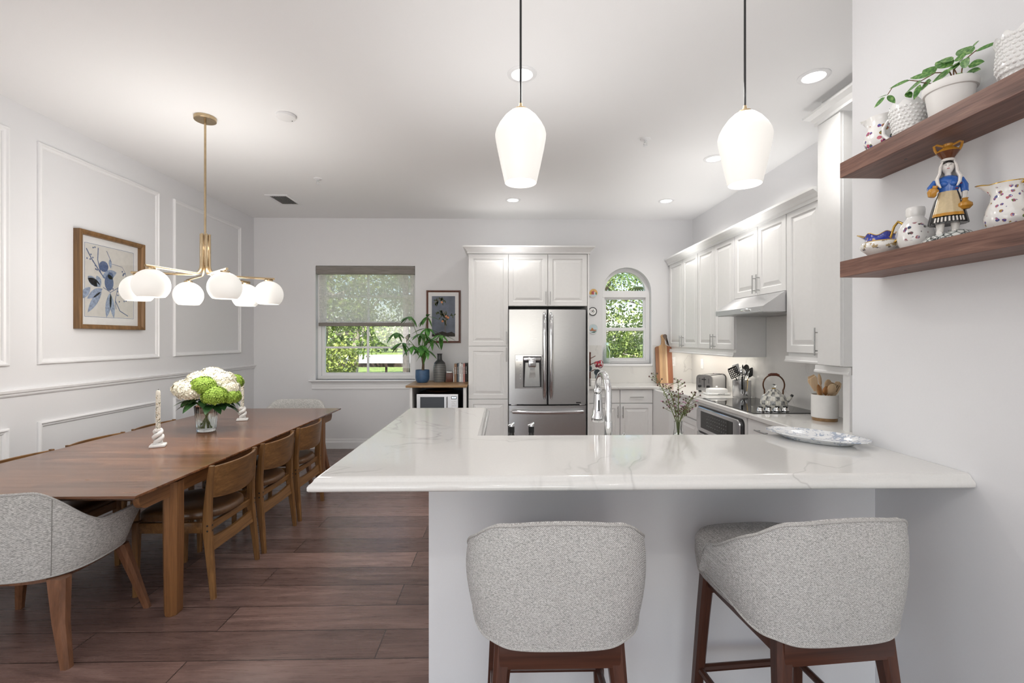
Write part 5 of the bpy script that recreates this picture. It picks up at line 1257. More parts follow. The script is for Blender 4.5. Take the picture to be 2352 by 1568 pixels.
for nm, lab, cat, dx, dy, ln, hm_, hd, mt in (('wooden_turner', 'wide pale wooden turner leaning left in the white crock', 'turner', -.36, .05, .20, 'blade', blade(.018, .036, .10, .003), 'spoon'),
    ('wooden_turner', 'pale wooden turner behind the leftmost one in the white crock', 'turner', -.20, .3, .22, 'blade', blade(.016, .028, .09, .003), 'spoon'),
    ('wooden_spoon', 'dark olive-wood spoon handle leaning far left in the white crock', 'spoon', -.42, -.25, .16, 'bowl', spoonhead(.016, .05, .006), 'spoon_dk'),
    ('wooden_spoon', 'small round honey-coloured spoon at the front left of the white crock', 'spoon', -.16, -.30, .165, 'bowl', spoonhead(.024, .034, .010), 'spoon_dk'),
    ('wooden_spoon', 'tall narrow wooden spoon standing upright in the white crock', 'spoon', -.02, .20, .22, 'bowl', spoonhead(.013, .045, .008), 'spoon'),
    ('wooden_spoon', 'large oval wooden spoon at the centre front of the white crock', 'spoon', .06, -.34, .165, 'bowl', spoonhead(.034, .046, .008), 'spoon'),
    ('wooden_spoon', 'pale wooden spoon behind the slotted one in the white crock', 'spoon', .20, .10, .19, 'bowl', spoonhead(.028, .040, .008), 'spoon'),
    ('wooden_turner', 'reddish wooden turner leaning right at the back of the white crock', 'turner', .40, .20, .19, 'blade', blade(.018, .038, .075, .003), 'spoon_dk'),
    ('slotted_spoon', 'slotted wooden spoon leaning right at the front of the white crock', 'spoon', .32, -.22, .165, 'bowl', slotted, 'spoon')):
    t = utensil(nm, lab, cat, dx, dy, ln, handle_head(M[mt], M[mt], hm_, hd), GW, wx, wy, KC, zin=.035)
    if nm == 'slotted_spoon':
        d = Vector((dx, dy, 1)).normalized(); e_ = ORG[t.name] + d * ln; side = Vector((d.z, 0, -d.x)).normalized(); nn = d.cross(side)
        part(slots(Matrix(((side.x, nn.x, d.x, e_.x), (side.y, nn.y, d.y, e_.y), (side.z, nn.z, d.z, e_.z), (0, 0, 0, 1)))), 'slots', simple('slot_shadow', (.20, .13, .07), .8), t, smooth=False)

# ---------------------------------------------------------------- sink side: faucet, oil bottles, waxflower
fx, fy = .505, 2.20
t = thing('kitchen_faucet', 'polished chrome pull-down faucet rising behind the bar top', 'faucet', (fx, fy, KC))
P = [(fx, fy, KC + .02), (fx, fy, KC + .33)]; R = .092
for i in range(1, 15):
    a_ = PI * i / 14; P.append((fx - .012 * (1 - math.cos(a_)) / 2, fy + R - R * math.cos(a_), KC + .335 + R * math.sin(a_)))
P.append((fx - .012, fy + 2 * R, KC + .31))
part(MB().tube(P, .0165, 18), 'neck', M['chrome'], t, ang=60)
part(MB().lathe([(.001, 0), (.032, 0), (.032, .008), (.026, .02), (.021, .05), (.019, .20), (.018, .205), (.001, .205)], (fx, fy, KC), 28), 'body', M['chrome'], t)
hx, hy = fx - .012, fy + 2 * R
part(MB().lathe([(.001, .345), (.018, .345), (.021, .34), (.023, .325), (.020, .318), (.020, .312), (.024, .25), (.028, .21), (.034, .198), (.035, .182), (.031, .172), (.001, .170)], (hx, hy, KC), 28), 'spray_head', M['chrome'], t)
part(MB().tube([(fx + .018, fy, KC + .09), (fx + .05, fy, KC + .095), (fx + .075, fy - .01, KC + .15)], [.010, .009, .006], 10), 'lever', M['chrome'], t)
part(MB().box(hx - .004, hx + .004, hy - .026, hy - .020, KC + .225, KC + .285, .002), 'spray_button', M['black'], t, 'black spray button')
oilg = simple('dark_oil_glass', (.02, .02, .016), .08, var=.1)
for x, lab in ((.042, 'dark oil bottle with a chrome pourer at the left behind the bar top'), (.137, 'dark oil bottle with a chrome pourer nearer the faucet behind the bar top')):
    t = thing('oil_bottle', lab, 'bottle', (x, 2.22, KC), 'oil bottles behind the bar top')
    part(MB().lathe([(.001, 0), (.028, 0), (.030, .004), (.030, .10), (.024, .122), (.0125, .140), (.0115, .175), (.001, .175)], (x, 2.22, KC), 24), 'glass_body', oilg, t)
    part(MB().lathe([(.001, .150), (.014, .150), (.0145, .178), (.001, .180)], (x, 2.22, KC), 16), 'collar', M['black'], t)
    part(MB().tube([(x, 2.22, KC + .178), (x + .002, 2.22, KC + .188), (x + .012, 2.218, KC + .196)], [.010, .008, .004], 10), 'pourer', M['chrome'], t)
    part(MB().tube([(x - .016, 2.22, KC + .184), (x + .004, 2.22, KC + .190)], [.003, .005], 8), 'air_tube', M['chrome'], t)
bx_, by_ = .862, 2.25
t = thing('bud_vase', 'small clear glass bud vase on the sink counter behind the bar top', 'vase', (bx_, by_, KC))
part(MB().lathe([(.001, 0), (.03, 0), (.032, .004), (.030, .10), (.020, .16), (.021, .195), (.019, .196), (.017, .16), (.027, .10), (.028, .01), (.001, .008)], (bx_, by_, KC), 28), 'glass_body', M['glass'], t)
part(MB().lathe([(.001, .011), (.0275, .012), (.0265, .10), (.020, .135), (.001, .135)], (bx_, by_, KC), 24), 'water', M['water'], t)
pk = simple('pink_wax_petal', (.42, .10, .26), .6, var=.3); bud = simple('brown_bud', (.10, .05, .045), .7, var=.3); wst = simple('wax_stem', (.13, .16, .045), .7, var=.3)
random.seed(17)
for k_, (dx, dy, hh, lab) in enumerate(((-.115, .0, .42, 'tallest waxflower sprig leaning left in the bud vase'), (-.06, -.03, .37, 'waxflower sprig at the left front of the bud vase'), (.01, .03, .39, 'middle waxflower sprig in the bud vase'), (.075, -.01, .33, 'waxflower sprig leaning right in the bud vase'), (.03, -.05, .27, 'short waxflower sprig at the front of the bud vase'))):
    b0 = Vector((bx_ - dx * .10, by_ - dy * .1, KC + .014)); mid = Vector((bx_ + dx * .08, by_ + dy * .08, KC + .19)); tp = Vector((bx_ + dx, by_ + dy, KC + hh))
    t = thing('waxflower_sprig', lab, 'flower', tuple(b0), 'waxflower sprigs in the bud vase')
    ms_, mf, mbud = MB(), MB(), MB()
    ms_.tube([tuple(b0), tuple(mid), tuple(mid.lerp(tp, .5) + Vector((0, 0, .02))), tuple(tp)], [.0026, .0024, .0020, .0012], 6)
    for q in range(20):
        f_ = .22 + .78 * q / 19; p = mid.lerp(tp, f_); an = random.uniform(0, 2 * PI); ln = random.uniform(.015, .05)
        e_ = p + Vector((math.cos(an) * ln, math.sin(an) * ln * .6, ln * .5)); ms_.tube([tuple(p), tuple(e_)], .0011, 5)
        if random.random() < (0 if k_ == 4 else .34 if f_ < .6 else .12):
            for a_ in range(5): mf.leaf(tuple(e_), (math.cos(a_ * 1.257), math.sin(a_ * 1.257), .4), .011, .010, droop=.1, n=2)
        else: mbud.ell(tuple(e_), (.0036, .0036, .0048), 7, 5)
        ms_.leaf(tuple(p), (math.cos(an + 2), math.sin(an + 2), .8), .024, .0045, n=2); ms_.leaf(tuple(e_.lerp(p, .4)), (math.cos(an + 4), math.sin(an + 4), 1.0), .018, .004, n=2)
    part(ms_, 'stem', wst, t, ang=180); part(mbud, 'buds', bud, t)
    if mf.bm.faces: part(mf, 'blossoms', pk, t, recalc=False, ang=180)
    else: mf.bm.free()
# platter on the bar
N = NT('blue_transfer'); nn = N.noise(N.oc((1, 1, 1)), 34, 5, .65, 1.6); nb = N.noise(N.oc(), 13, 2)
pt = N.ramp(nn, [(.50, (0, 0, 0)), (.56, (1, 1, 1))]); pb_ = N.ramp(nb, [(.40, (0, 0, 0)), (.48, (1, 1, 1))])
M['transfer'] = N.set(N.mix(N.mix(1, pt, pb_, 'MULTIPLY'), (.74, .75, .76), (.34, .39, .48)), .12, Coat_Weight=.4)
plx, ply = 1.29, 1.88
T = Matrix.Translation((plx, ply, 1.0605)) @ Matrix.Rotation(math.radians(-55), 4, 'Z')
t = thing('serving_platter', 'blue and white oval platter on the bar top against the right wall', 'platter', (plx, ply, 1.0605))
def oval(a_, r, z):
    rr = r * (1 + .035 * (abs(math.sin(4 * a_)) if r > .9 else 0)); return (rr, z)
So = Matrix.Diagonal((.185, .105, 1, 1))
part(MB().lathe([(.001, .002), (.62, .001), (.66, .0), (.70, .002), (.78, .010), (1.0, .024), (1.0, .028), (.97, .028), (.76, .015), (.68, .008), (.001, .007)], n=64, fn=oval, M=T @ So), 'dish', M['transfer'], t, ang=50)
# ---------------------------------------------------------------- floating shelves
for z0, z1, lab in ((2.098, 2.156, 'upper floating walnut shelf on the right wall'), (1.716, 1.777, 'lower floating walnut shelf on the right wall')):
    t = thing('floating_shelf', lab, 'shelf', (XB - .08, 1.2, z0), 'floating wall shelves')
    part(MB().box(1.298, XB - .0005, .62, 1.753, z0, z1, .0012, 1), 'board', M['shelf'], t, ang=20)
    for y in (.78, 1.15, 1.56): part(MB().lathe([(.001, 0), (.0045, 0), (.0045, .0008), (.001, .0008)], (1.385, y, z0 - .0007), 10), 'screw_hole', M['black'], t, 'dark screw hole')
ZU, ZL = 2.1565, 1.7775
def floral(name, sc_, dens, stops, zlo, zhi, gold=None, face=None):
    """white glaze with scattered painted flowers between two heights"""
    N = NT(name); c = N.oc(); vo = N.n('TexVoronoi'); vo.inputs['Scale'].default_value = sc_; N.l(c, vo.inputs['Vector'])
    ds = N.noise(c, sc_ * 3.2, 2); d2 = N.math('ADD', vo.outputs['Distance'], N.math('MULTIPLY', ds, .25))
    spot = N.ramp(d2, [(dens, (1, 1, 1)), (dens + .05, (0, 0, 0))])
    col = N.ramp(N.mix(.5, vo.outputs['Color'], N.noise(c, sc_ * 2.5, 1)), stops, 'CONSTANT')
    sp = N.n('SeparateXYZ'); N.l(c, sp.inputs[0]); z = sp.outputs[2]
    m = N.mix(1, spot, N.ramp(z, [(0, (0, 0, 0)), (zlo, (0, 0, 0)), (zlo + .004, (1, 1, 1)), (zhi, (1, 1, 1)), (zhi + .004, (0, 0, 0))]), 'MULTIPLY')
    if face:
        g = N.n('VectorMath', operation='DISTANCE'); N.l(c, g.inputs[0]); g.inputs[1].default_value = face[:3]
        m = N.mix(1, m, N.ramp(g.outputs['Value'], [(face[3], (1, 1, 1)), (face[3] * 1.12, (0, 0, 0))]), 'MULTIPLY')
    out = N.mix(m, (.84, .83, .81), col)
    return N.set(out, .1, Coat_Weight=.5)
FL = [(0, (.45, .10, .13)), (.38, (.10, .09, .30)), (.47, (.50, .22, .05)), (.53, (.12, .20, .05)), (.60, (.40, .10, .24)), (.68, (.08, .10, .28))]
def jug(name, lab, cat, loc, prof, mat_, spout_dir, spout_at, spout_amt, handle, hmat, inner, rim_mat=None, n=48, wob=None):
    """thrown body with a pulled lip; spout_dir is an angle"""
    t = thing(name, lab, cat, loc)
    ztop = prof[-1][1]
    def fn(a_, r, z):
        k = max(0, (z - spout_at) / (ztop - spout_at)); da = (a_ - spout_dir + PI) % (2 * PI) - PI
        s_ = k * k * math.exp(-(da / .42) ** 2)
        bk = k * k * math.exp(-((abs(da) - PI) / .5) ** 2) * .25
        zz_ = z + k * k * (.10 * ztop * math.exp(-(da / .6) ** 2) + (wob(da) if wob else 0) + bk * .3 * spout_amt)
        return (r + spout_amt * s_, zz_)
    inn = [(max(.001, r - .0035), z + (.004 if i == 0 else 0)) for i, (r, z) in enumerate(prof)][::-1]
    part(MB().lathe(prof + inn, loc, n, fn), 'body', mat_, t, ang=60)
    if rim_mat:
        r, z = prof[-1]; P = []
        for k in range(n): a_ = 2 * PI * k / n; rr, zz_ = fn(a_, r - .0015, z); P.append((loc[0] + rr * math.cos(a_), loc[1] + rr * math.sin(a_), loc[2] + zz_ + .0005))
        part(MB().tube(P, .0019, 6, closed=True), 'rim', rim_mat, t)
    if handle: part(MB().tube([tuple(Vector(loc) + Vector(p)) for p in handle[0]], handle[1], 10, flat=.8), 'handle', hmat, t, ang=60)
    return t
def arc_handle(dirv, r0, z0, r1, z1, out, n=12, lift=0):
    P = []
    for i in range(n + 1):
        q = i / n; r = r0 + (r1 - r0) * q + out * math.sin(PI * q); z = z0 + (z1 - z0) * q + lift * math.sin(PI * q)
        P.append((dirv[0] * r, dirv[1] * r, z))
    return P
# upper shelf
fm = floral('rose_spray_glaze', 50, .50, [(0, (.55, .10, .16)), (.40, (.22, .03, .16)), (.48, (.08, .11, .38)), (.55, (.09, .13, .05)), (.62, (.30, .17, .04)), (.70, (.50, .12, .2))], .018, .10, face=(-.03, -.03, .06, .060))
P0 = [(.001, 0), (.026, 0), (.029, .004), (.042, .022), (.050, .045), (.049, .065), (.042, .088), (.038, .105), (.041, .122), (.045, .132)]
jug('cream_jug', 'small white jug with a painted flower spray at the far end of the upper shelf', 'jug', (1.385, 1.665, ZU), P0, fm, PI / 2 + .25, .085, .030, (arc_handle((0, -1), .045, .118, .048, .035, .035), .0045), M['porcelain'], None)
N = NT('shell_foot_blue'); 
# hobnail pieces: rows of round studs on white milk glass
def hob(mb, prof_fn, z0, z1, rows, per, c, r=.0052):
    for j in range(rows):
        z = z0 + (z1 - z0) * j / (rows - 1); R = prof_fn(z)
        for k in range(per):
            a_ = 2 * PI * (k + .5 * (j % 2)) / per; mb.ell((c[0] + R * math.cos(a_), c[1] + R * math.sin(a_), c[2] + z), (r, r, r), 8, 5)
def scal(a_, r, z): return (r, z + (.006 * math.cos(10 * a_) if z > .10 else 0))
c = (1.372, 1.535, ZU)
t = thing('hobnail_mug', 'white hobnail milk-glass mug left of the potted vine on the upper shelf', 'mug', c)
pf = [(.001, 0), (.034, 0), (.036, .004), (.041, .03), (.046, .07), (.051, .105), (.052, .113), (.048, .110), (.042, .07), (.036, .01), (.001, .008)]
part(MB().lathe(pf, c, 60, scal), 'body', M['porcelain'], t, ang=60)
mb = MB(); hob(mb, lambda z: .036 + .145 * z, .012, .096, 8, 22, c, .0048); part(mb, 'studs', M['porcelain'], t)
part(MB().tube([(c[0] - .005, c[1] + .044, c[2] + .090), (c[0] - .012, c[1] + .066, c[2] + .092), (c[0] - .016, c[1] + .082, c[2] + .072), (c[0] - .016, c[1] + .082, c[2] + .048), (c[0] - .010, c[1] + .066, c[2] + .026), (c[0] - .004, c[1] + .038, c[2] + .024)], .0075, 10, flat=.8), 'handle', M['porcelain'], t, ang=60)
c = (1.378, 1.395, ZU)
t = thing('potted_vine', 'trailing green vine in a white pot on the upper shelf', 'plant', c)
part(MB().lathe([(.001, 0), (.046, 0), (.048, .004), (.058, .078), (.0585, .082), (.064, .083), (.066, .088), (.066, .104), (.064, .107), (.060, .105), (.056, .085), (.054, .078), (.001, .078)], c, 44), 'pot', M['matte_white'], t)
part(MB().lathe([(.001, .0785), (.054, .079), (.001, .088)], c, 24), 'soil', M['rubber'], t)
VL = [((1.387, 1.33, 2.324), (1.398, 1.27, 2.318), 0.020), ((1.333, 1.292, 2.303), (1.323, 1.26, 2.309), 0.022), ((1.38, 1.332, 2.32), (1.386, 1.377, 2.36), 0.050), ((1.37, 1.381, 2.312), (1.366, 1.427, 2.353), 0.050), ((1.366, 1.375, 2.325), (1.369, 1.415, 2.353), 0.030), ((1.365, 1.333, 2.316), (1.357, 1.36, 2.318), 0.035), ((1.356, 1.336, 2.279), (1.353, 1.315, 2.296), 0.035), ((1.373, 1.335, 2.285), (1.385, 1.304, 2.28), 0.035), ((1.387, 1.357, 2.275), (1.388, 1.318, 2.266), 0.032), ((1.357, 1.423, 2.315), (1.351, 1.455, 2.344), 0.045), ((1.332, 1.41, 2.3), (1.321, 1.468, 2.327), 0.030), ((1.358, 1.374, 2.291), (1.354, 1.427, 2.293), 0.045), ((1.353, 1.467, 2.31), (1.362, 1.535, 2.315), 0.048), ((1.362, 1.441, 2.301), (1.363, 1.481, 2.295), 0.042), ((1.344, 1.46, 2.299), (1.333, 1.47, 2.259), 0.022), ((1.35, 1.506, 2.339), (1.341, 1.573, 2.351), 0.022), ((1.361, 1.606, 2.343), (1.373, 1.663, 2.365), 0.008), ((1.37, 1.628, 2.346), (1.363, 1.667, 2.331), 0.026), ((1.384, 1.633, 2.355), (1.391, 1.612, 2.32), 0.024), ((1.374, 1.392, 2.252), (1.384, 1.452, 2.245), 0.032), ((1.376, 1.394, 2.251), (1.383, 1.415, 2.232), 0.018), ((1.351, 1.374, 2.247), (1.363, 1.388, 2.276), 0.018), ((1.388, 1.469, 2.294), (1.38, 1.485, 2.272), 0.020), ((1.375, 1.416, 2.299), (1.38, 1.461, 2.299), 0.035), ((1.358, 1.349, 2.293), (1.358, 1.379, 2.304), 0.040), ((1.359, 1.339, 2.304), (1.37, 1.378, 2.31), 0.035), ((1.36, 1.53, 2.311), (1.368, 1.519, 2.29), 0.026), ((1.351, 1.348, 2.255), (1.36, 1.34, 2.267), 0.030), ]
VS = [[(1.365, 1.369, 2.258), (1.365, 1.383, 2.294), (1.365, 1.431, 2.32), (1.365, 1.483, 2.322), (1.365, 1.523, 2.348), (1.365, 1.592, 2.36), (1.365, 1.611, 2.346)], [(1.365, 1.35, 2.247), (1.365, 1.369, 2.295), (1.365, 1.34, 2.304), (1.365, 1.313, 2.31), (1.365, 1.304, 2.312)], [(1.365, 1.359, 2.255), (1.365, 1.364, 2.246), (1.365, 1.383, 2.247), (1.365, 1.396, 2.244)], [(1.365, 1.381, 2.267), (1.365, 1.437, 2.288), (1.365, 1.48, 2.317)], [(1.365, 1.35, 2.25), (1.365, 1.345, 2.284), (1.365, 1.327, 2.281)], [(1.365, 1.371, 2.261), (1.365, 1.371, 2.302), (1.365, 1.376, 2.311)], ]
ml = MB()
for p, q, w_ in VL:
    p, q = Vector(p), Vector(q); ml.leaf(tuple(p), q - p, (q - p).length * 1.08, w_ * .80, nrm=(-.62, -.62, .35), droop=.06, fold=.15, n=7)
part(ml, 'leaves', M['vine'], t, recalc=False, ang=180)
mb = MB()
for s_ in VS: mb.tube(s_, [.0019 - .0008 * i / len(s_) for i in range(len(s_))], 7)
part(mb, 'stems', M['vinestem'], t)
c = (1.39, 1.205, ZU)
t = thing('hobnail_pitcher', 'white hobnail milk-glass vase at the right edge, on the upper shelf', 'vase', c)
def pfz(z): return .028 + .022 * smooth(0, .06, z) + .002 * math.sin(z * 40)
pr = [(.001, 0), (.030, 0)] + [(pfz(z), z) for z in [i * .01 for i in range(1, 15)]]
part(MB().lathe(pr + [(r - .004, z) for r, z in pr[::-1][:-2]] + [(.001, .01)], c, 60, lambda a_, r, z: (r + (.012 * max(0, (z - .10) / .04) * math.exp(-(((a_ - PI * .62 + PI) % (2 * PI) - PI) / .35) ** 2)), z + (.007 * math.cos(8 * a_) if z > .12 else 0))), 'body', M['porcelain'], t, ang=60)
mb = MB(); hob(mb, pfz, .014, .128, 10, 24, c, .0052); part(mb, 'studs', M['porcelain'], t)
# lower shelf
N = NT('blue_gold_creamer'); sp = N.n('SeparateXYZ'); cc_ = N.oc(); N.l(cc_, sp.inputs[0])
vo = N.n('TexVoronoi'); vo.inputs['Scale'].default_value = 120; N.l(cc_, vo.inputs['Vector']); nn = N.noise(cc_, 70, 3)
band = N.ramp(sp.outputs[2], [(0, (.84, .83, .81)), (.0185, (.84, .83, .81)), (.026, (.20, .20, .22)), (.030, (.46, .36, .2)), (.050, (.36, .33, .33)), (.0535, (.55, .36, .08)), (.056, (.03, .05, .36)), (.2, (.03, .05, .36))], 'CONSTANT')
fil = N.ramp(N.mix(.6, vo.outputs['Color'], nn), [(.36, (0, 0, 0)), (.44, (1, 1, 1))], 'CONSTANT')
lowm = N.ramp(sp.outputs[2], [(.0, (0, 0, 0)), (.0535, (0, 0, 0)), (.054, (1, 1, 1))], 'CONSTANT')
lo = N.mix(fil, band, (.84, .83, .80)); gl = N.ramp(nn, [(.60, (0, 0, 0)), (.64, (1, 1, 1))]); hi = N.mix(N.mix(.8, (0, 0, 0), gl), band, (.62, .40, .10))
M['bluegold'] = N.set(N.mix(lowm, lo, hi), .1, Coat_Weight=.5)
P1 = [(.001, 0), (.024, 0), (.026, .005), (.040, .014), (.058, .032), (.062, .042), (.056, .053), (.046, .061), (.042, .070), (.046, .082)]
c = (1.384, 1.665, ZL)
jug('gravy_boat', 'blue and gilt creamer with a looped handle at the far end of the lower shelf', 'jug', c, P1, M['bluegold'], PI / 2 + .35, .058, .034, ([(0, -.040, .055), (.0, -.050, .078), (0, -.060, .100), (0, -.076, .112), (0, -.093, .102), (0, -.096, .080), (0, -.084, .058), (0, -.062, .044)], .0045), M['gold'], None, M['gold'], wob=lambda d: .006 * math.cos(5 * d))
c = (1.392, 1.53, ZL)
vm = floral('spray_glaze', 70, .50, [(0, (.30, .04, .06)), (.40, (.04, .05, .20)), (.48, (.03, .07, .04)), (.56, (.10, .04, .05)), (.64, (.25, .08, .10))], .028, .14, face=(-.036, -.036, .055, .034))
single(MB().lathe([(.001, 0), (.034, 0), (.037, .004), (.046, .024), (.050, .048), (.045, .075), (.034, .096), (.024, .108), (.0225, .112), (.0255, .120), (.0265, .136), (.0245, .144), (.022, .144), (.019, .112), (.001, .10)], c, 44), 'small_vase', vm, 'small round white vase with a painted spray next to the figurine on the lower shelf', 'vase', c)
# porcelain figurine of a woman with jars
c = Vector((1.376, 1.40, ZL)); FW = Matrix.Translation(c) @ Matrix.Rotation(math.radians(-40), 4, 'Z')      # local -y towards the viewer
t = thing('porcelain_figurine', 'porcelain figurine of a woman in a blue blouse carrying a jar on her head', 'figurine', tuple(c))
pc = lambda n_, col, r=.12: simple(n_, col, r, var=.06, scale=120)
skin = pc('figurine_white', (.82, .79, .75)); bl = pc('figurine_blue', (.035, .13, .46)); crm = pc('figurine_apron', (.62, .50, .31)); blk = pc('figurine_black', (.015, .014, .014)); och = pc('figurine_ochre', (.52, .25, .035)); brn = pc('figurine_brown', (.13, .045, .02))
N = NT('figurine_rock'); vo = N.n('TexVoronoi', feature='DISTANCE_TO_EDGE'); vo.inputs['Scale'].default_value = 62; N.l(N.oc(), vo.inputs['Vector'])
rock = N.set(N.ramp(vo.outputs['Distance'], [(.02, (.06, .07, .07)), (.10, (.55, .57, .55)), (.2, (.74, .75, .73))]), .25)
E3 = lambda sx_, sy_: Matrix.Diagonal((sx_, sy_, 1, 1))
part(MB(FW).lathe([(.001, 0), (.064, 0), (.066, .006), (.060, .016), (.048, .026), (.030, .030), (.001, .031)], n=36, M=E3(1, .75), fn=lambda a_, r, z: (r * (1 + .05 * math.sin(5 * a_ + 1)), z * (1 + .25 * math.cos(a_)))), 'rocky_base', rock, t)
mb = MB(FW)
for x in (-.018, .016): mb.tube([(x, -.004, .065), (x, -.004, .040), (x - .002, -.008, .030), (x - .004, -.024, .027)], [.012, .009, .0085, .007], 10)
part(mb, 'feet', skin, t)
def fold_(a_, r, z): return (r * (1 + .035 * math.cos(12 * a_) * max(0, 1 - (z - .06) / .1)), z)
part(MB(FW).lathe([(.001, .058), (.046, .056), (.0465, .060), (.040, .095), (.032, .13), (.024, .155), (.001, .156)], n=48, M=E3(1, .80), fn=fold_), 'skirt', blk, t, ang=60)
mb = MB(FW)
for i in range(9):
    a_ = -PI / 2 - .75 + i * .19; mb.tube([(.0475 * math.cos(a_), .039 * math.sin(a_), .060), (.044 * math.cos(a_), .036 * math.sin(a_), .074)], .0022, 6)
part(mb, 'skirt_trim', skin, t, 'white stripes on the hem')
def apron(u, v):
    a_ = -PI / 2 - .95 + 1.75 * u; z = .078 + .077 * v; r = .0478 - .0215 * v; return (r * math.cos(a_) * (1 + .03 * math.cos(14 * a_)), r * .83 * math.sin(a_) * (1 + .03 * math.cos(14 * a_)), z)
part(MB(FW).grid(apron, 18, 8), 'apron', crm, t, recalc=False, ang=180)
part(MB(FW).grid(lambda u, v: tuple(Vector(apron(u, v * .12)) * 1.0 + Vector((0, -.001, -.001))), 18, 3), 'apron_border', och, t, recalc=False, ang=180)
part(MB(FW).lathe([(.001, .150), (.023, .152), (.024, .160), (.030, .178), (.030, .190), (.022, .200), (.010, .206), (.001, .207)], n=32, M=E3(1, .8)).ell((-.010, -.017, .178), (.011, .010, .010)).ell((.010, -.017, .178), (.011, .010, .010)), 'blouse', bl, t, ang=60)
mb = MB(FW); mb.tube([(.027, 0, .192), (.036, -.002, .170), (.037, -.006, .150)], [.0095, .010, .0085], 10); mb.tube([(-.027, 0, .192), (-.040, -.004, .172), (-.038, -.016, .158)], [.0095, .010, .0085], 10)
part(mb, 'sleeve', bl, t)
mb = MB(FW); mb.tube([(.037, -.006, .150), (.035, -.012, .130), (.032, -.018, .122)], [.007, .006, .006], 8); mb.tube([(-.038, -.016, .158), (-.030, -.026, .152), (-.024, -.027, .150)], [.007, .006, .005], 8)
part(mb, 'hands', skin, t)
part(MB(FW).lathe([(.001, .203), (.009, .204), (.008, .214), (.012, .219), (.0165, .228), (.0165, .240), (.011, .250), (.001, .252)], n=24, M=E3(.95, .95)).tube([(0, -.0155, .236), (0, -.0185, .231), (0, -.0165, .229)], [.0015, .0025, .0015], 8), 'head', skin, t, ang=60)
mb = MB(FW)
for x in (-.006, .006): mb.tube([(x - .0028, -.0152, .2365), (x, -.0162, .2372), (x + .0028, -.0152, .2365)], .0006, 5)
part(mb, 'eyes', blk, t); part(MB(FW).tube([(-.003, -.0158, .2255), (0, -.0166, .2252), (.003, -.0158, .2255)], .0009, 5), 'mouth', pc('figurine_red', (.45, .03, .03)), t)
part(MB(FW).grid(lambda u, v: ((.0175 * math.cos(-PI / 2 - 1.1 + 2.2 * u)) * (1 - .25 * v), .0178 * math.sin(-PI / 2 - 1.1 + 2.2 * u) * (1 - .25 * v), .2445 + .008 * v - .006 * abs(2 * u - 1)), 12, 4), 'hair', blk, t, recalc=False, ang=180)
def veil(u, v):
    a_ = -.30 + (PI + .60) * u; r = .0185 + .014 * smooth(.25, .75, v) ; z = .253 - .082 * v; k = .0 if v > .1 else 0
    return (r * math.cos(a_) * (1 if v > .05 else .8), r * .92 * math.sin(a_) + .001, z)
part(MB(FW).grid(veil, 20, 12), 'head_scarf', skin, t, recalc=False, ang=180)
mb = MB(FW)
for s_ in (-1, 1): mb.tube([(s_ * .013, -.008, .248), (s_ * .0185, -.010, .232), (s_ * .020, -.013, .212), (s_ * .026, -.016, .196), (s_ * .024, -.024, .178), (s_ * .018, -.026, .166)], [.004, .006, .0065, .0075, .0065, .003], 8, flat=.7)
part(mb, 'scarf_ends', skin, t)
part(MB(FW).lathe([(.001, .250), (.016, .250), (.018, .2535), (.015, .258), (.001, .258)], n=20), 'head_ring', skin, t)
mb = MB(FW)
for x, y, z in ((.024, -.012, .186), (.028, -.010, .176), (-.026, -.012, .188), (.018, -.021, .160)): mb.ell((x, y, z), (.0035, .0025, .0022), 8, 6)
part(mb, 'scarf_flowers', pc('figurine_crimson', (.22, .02, .04)), t)
jr = part(MB(FW).lathe([(.001, .2575), (.012, .2575), (.015, .260), (.026, .276), (.0275, .279)], n=28), 'jar_base', brn, t, 'brown lower half of the head jar')
part(MB(FW).lathe([(.001, .2788), (.0277, .279), (.026, .284), (.017, .291), (.0105, .296), (.010, .300), (.012, .304), (.008, .304), (.001, .298)], n=28), 'jar_neck', och, t, 'ochre upper half of the head jar')
mb = MB(FW)
for s_ in (-1, 1): mb.tube([(s_ * .025, 0, .280), (s_ * .030, 0, .292), (s_ * .032, 0, .304), (s_ * .026, 0, .307), (s_ * .010, 0, .299)], .0035, 8)
part(mb, 'jar_handle', och, t)
part(MB(FW).lathe([(.001, .0), (.008, 0), (.014, .012), (.013, .022), (.006, .028), (.007, .034), (.001, .034)], (-.040, -.022, .142), 20, M=Matrix.Rotation(.3, 4, 'Y')), 'hand_jar', och, t)
part(MB(FW).lathe([(.001, .0), (.010, .001), (.0175, .010), (.0165, .018), (.008, .025), (.006, .030), (.008, .034), (.001, .034)], (.036, -.022, .092), 20), 'hand_jar', och, t)
text('Caltanissetta', .0125, FW @ frame_M((-.012, -.0505, .0085), (.97, -.22, 0), (0, .25, .97), (.2, -.94, .25)), blk, 'lettering', t, .0006)
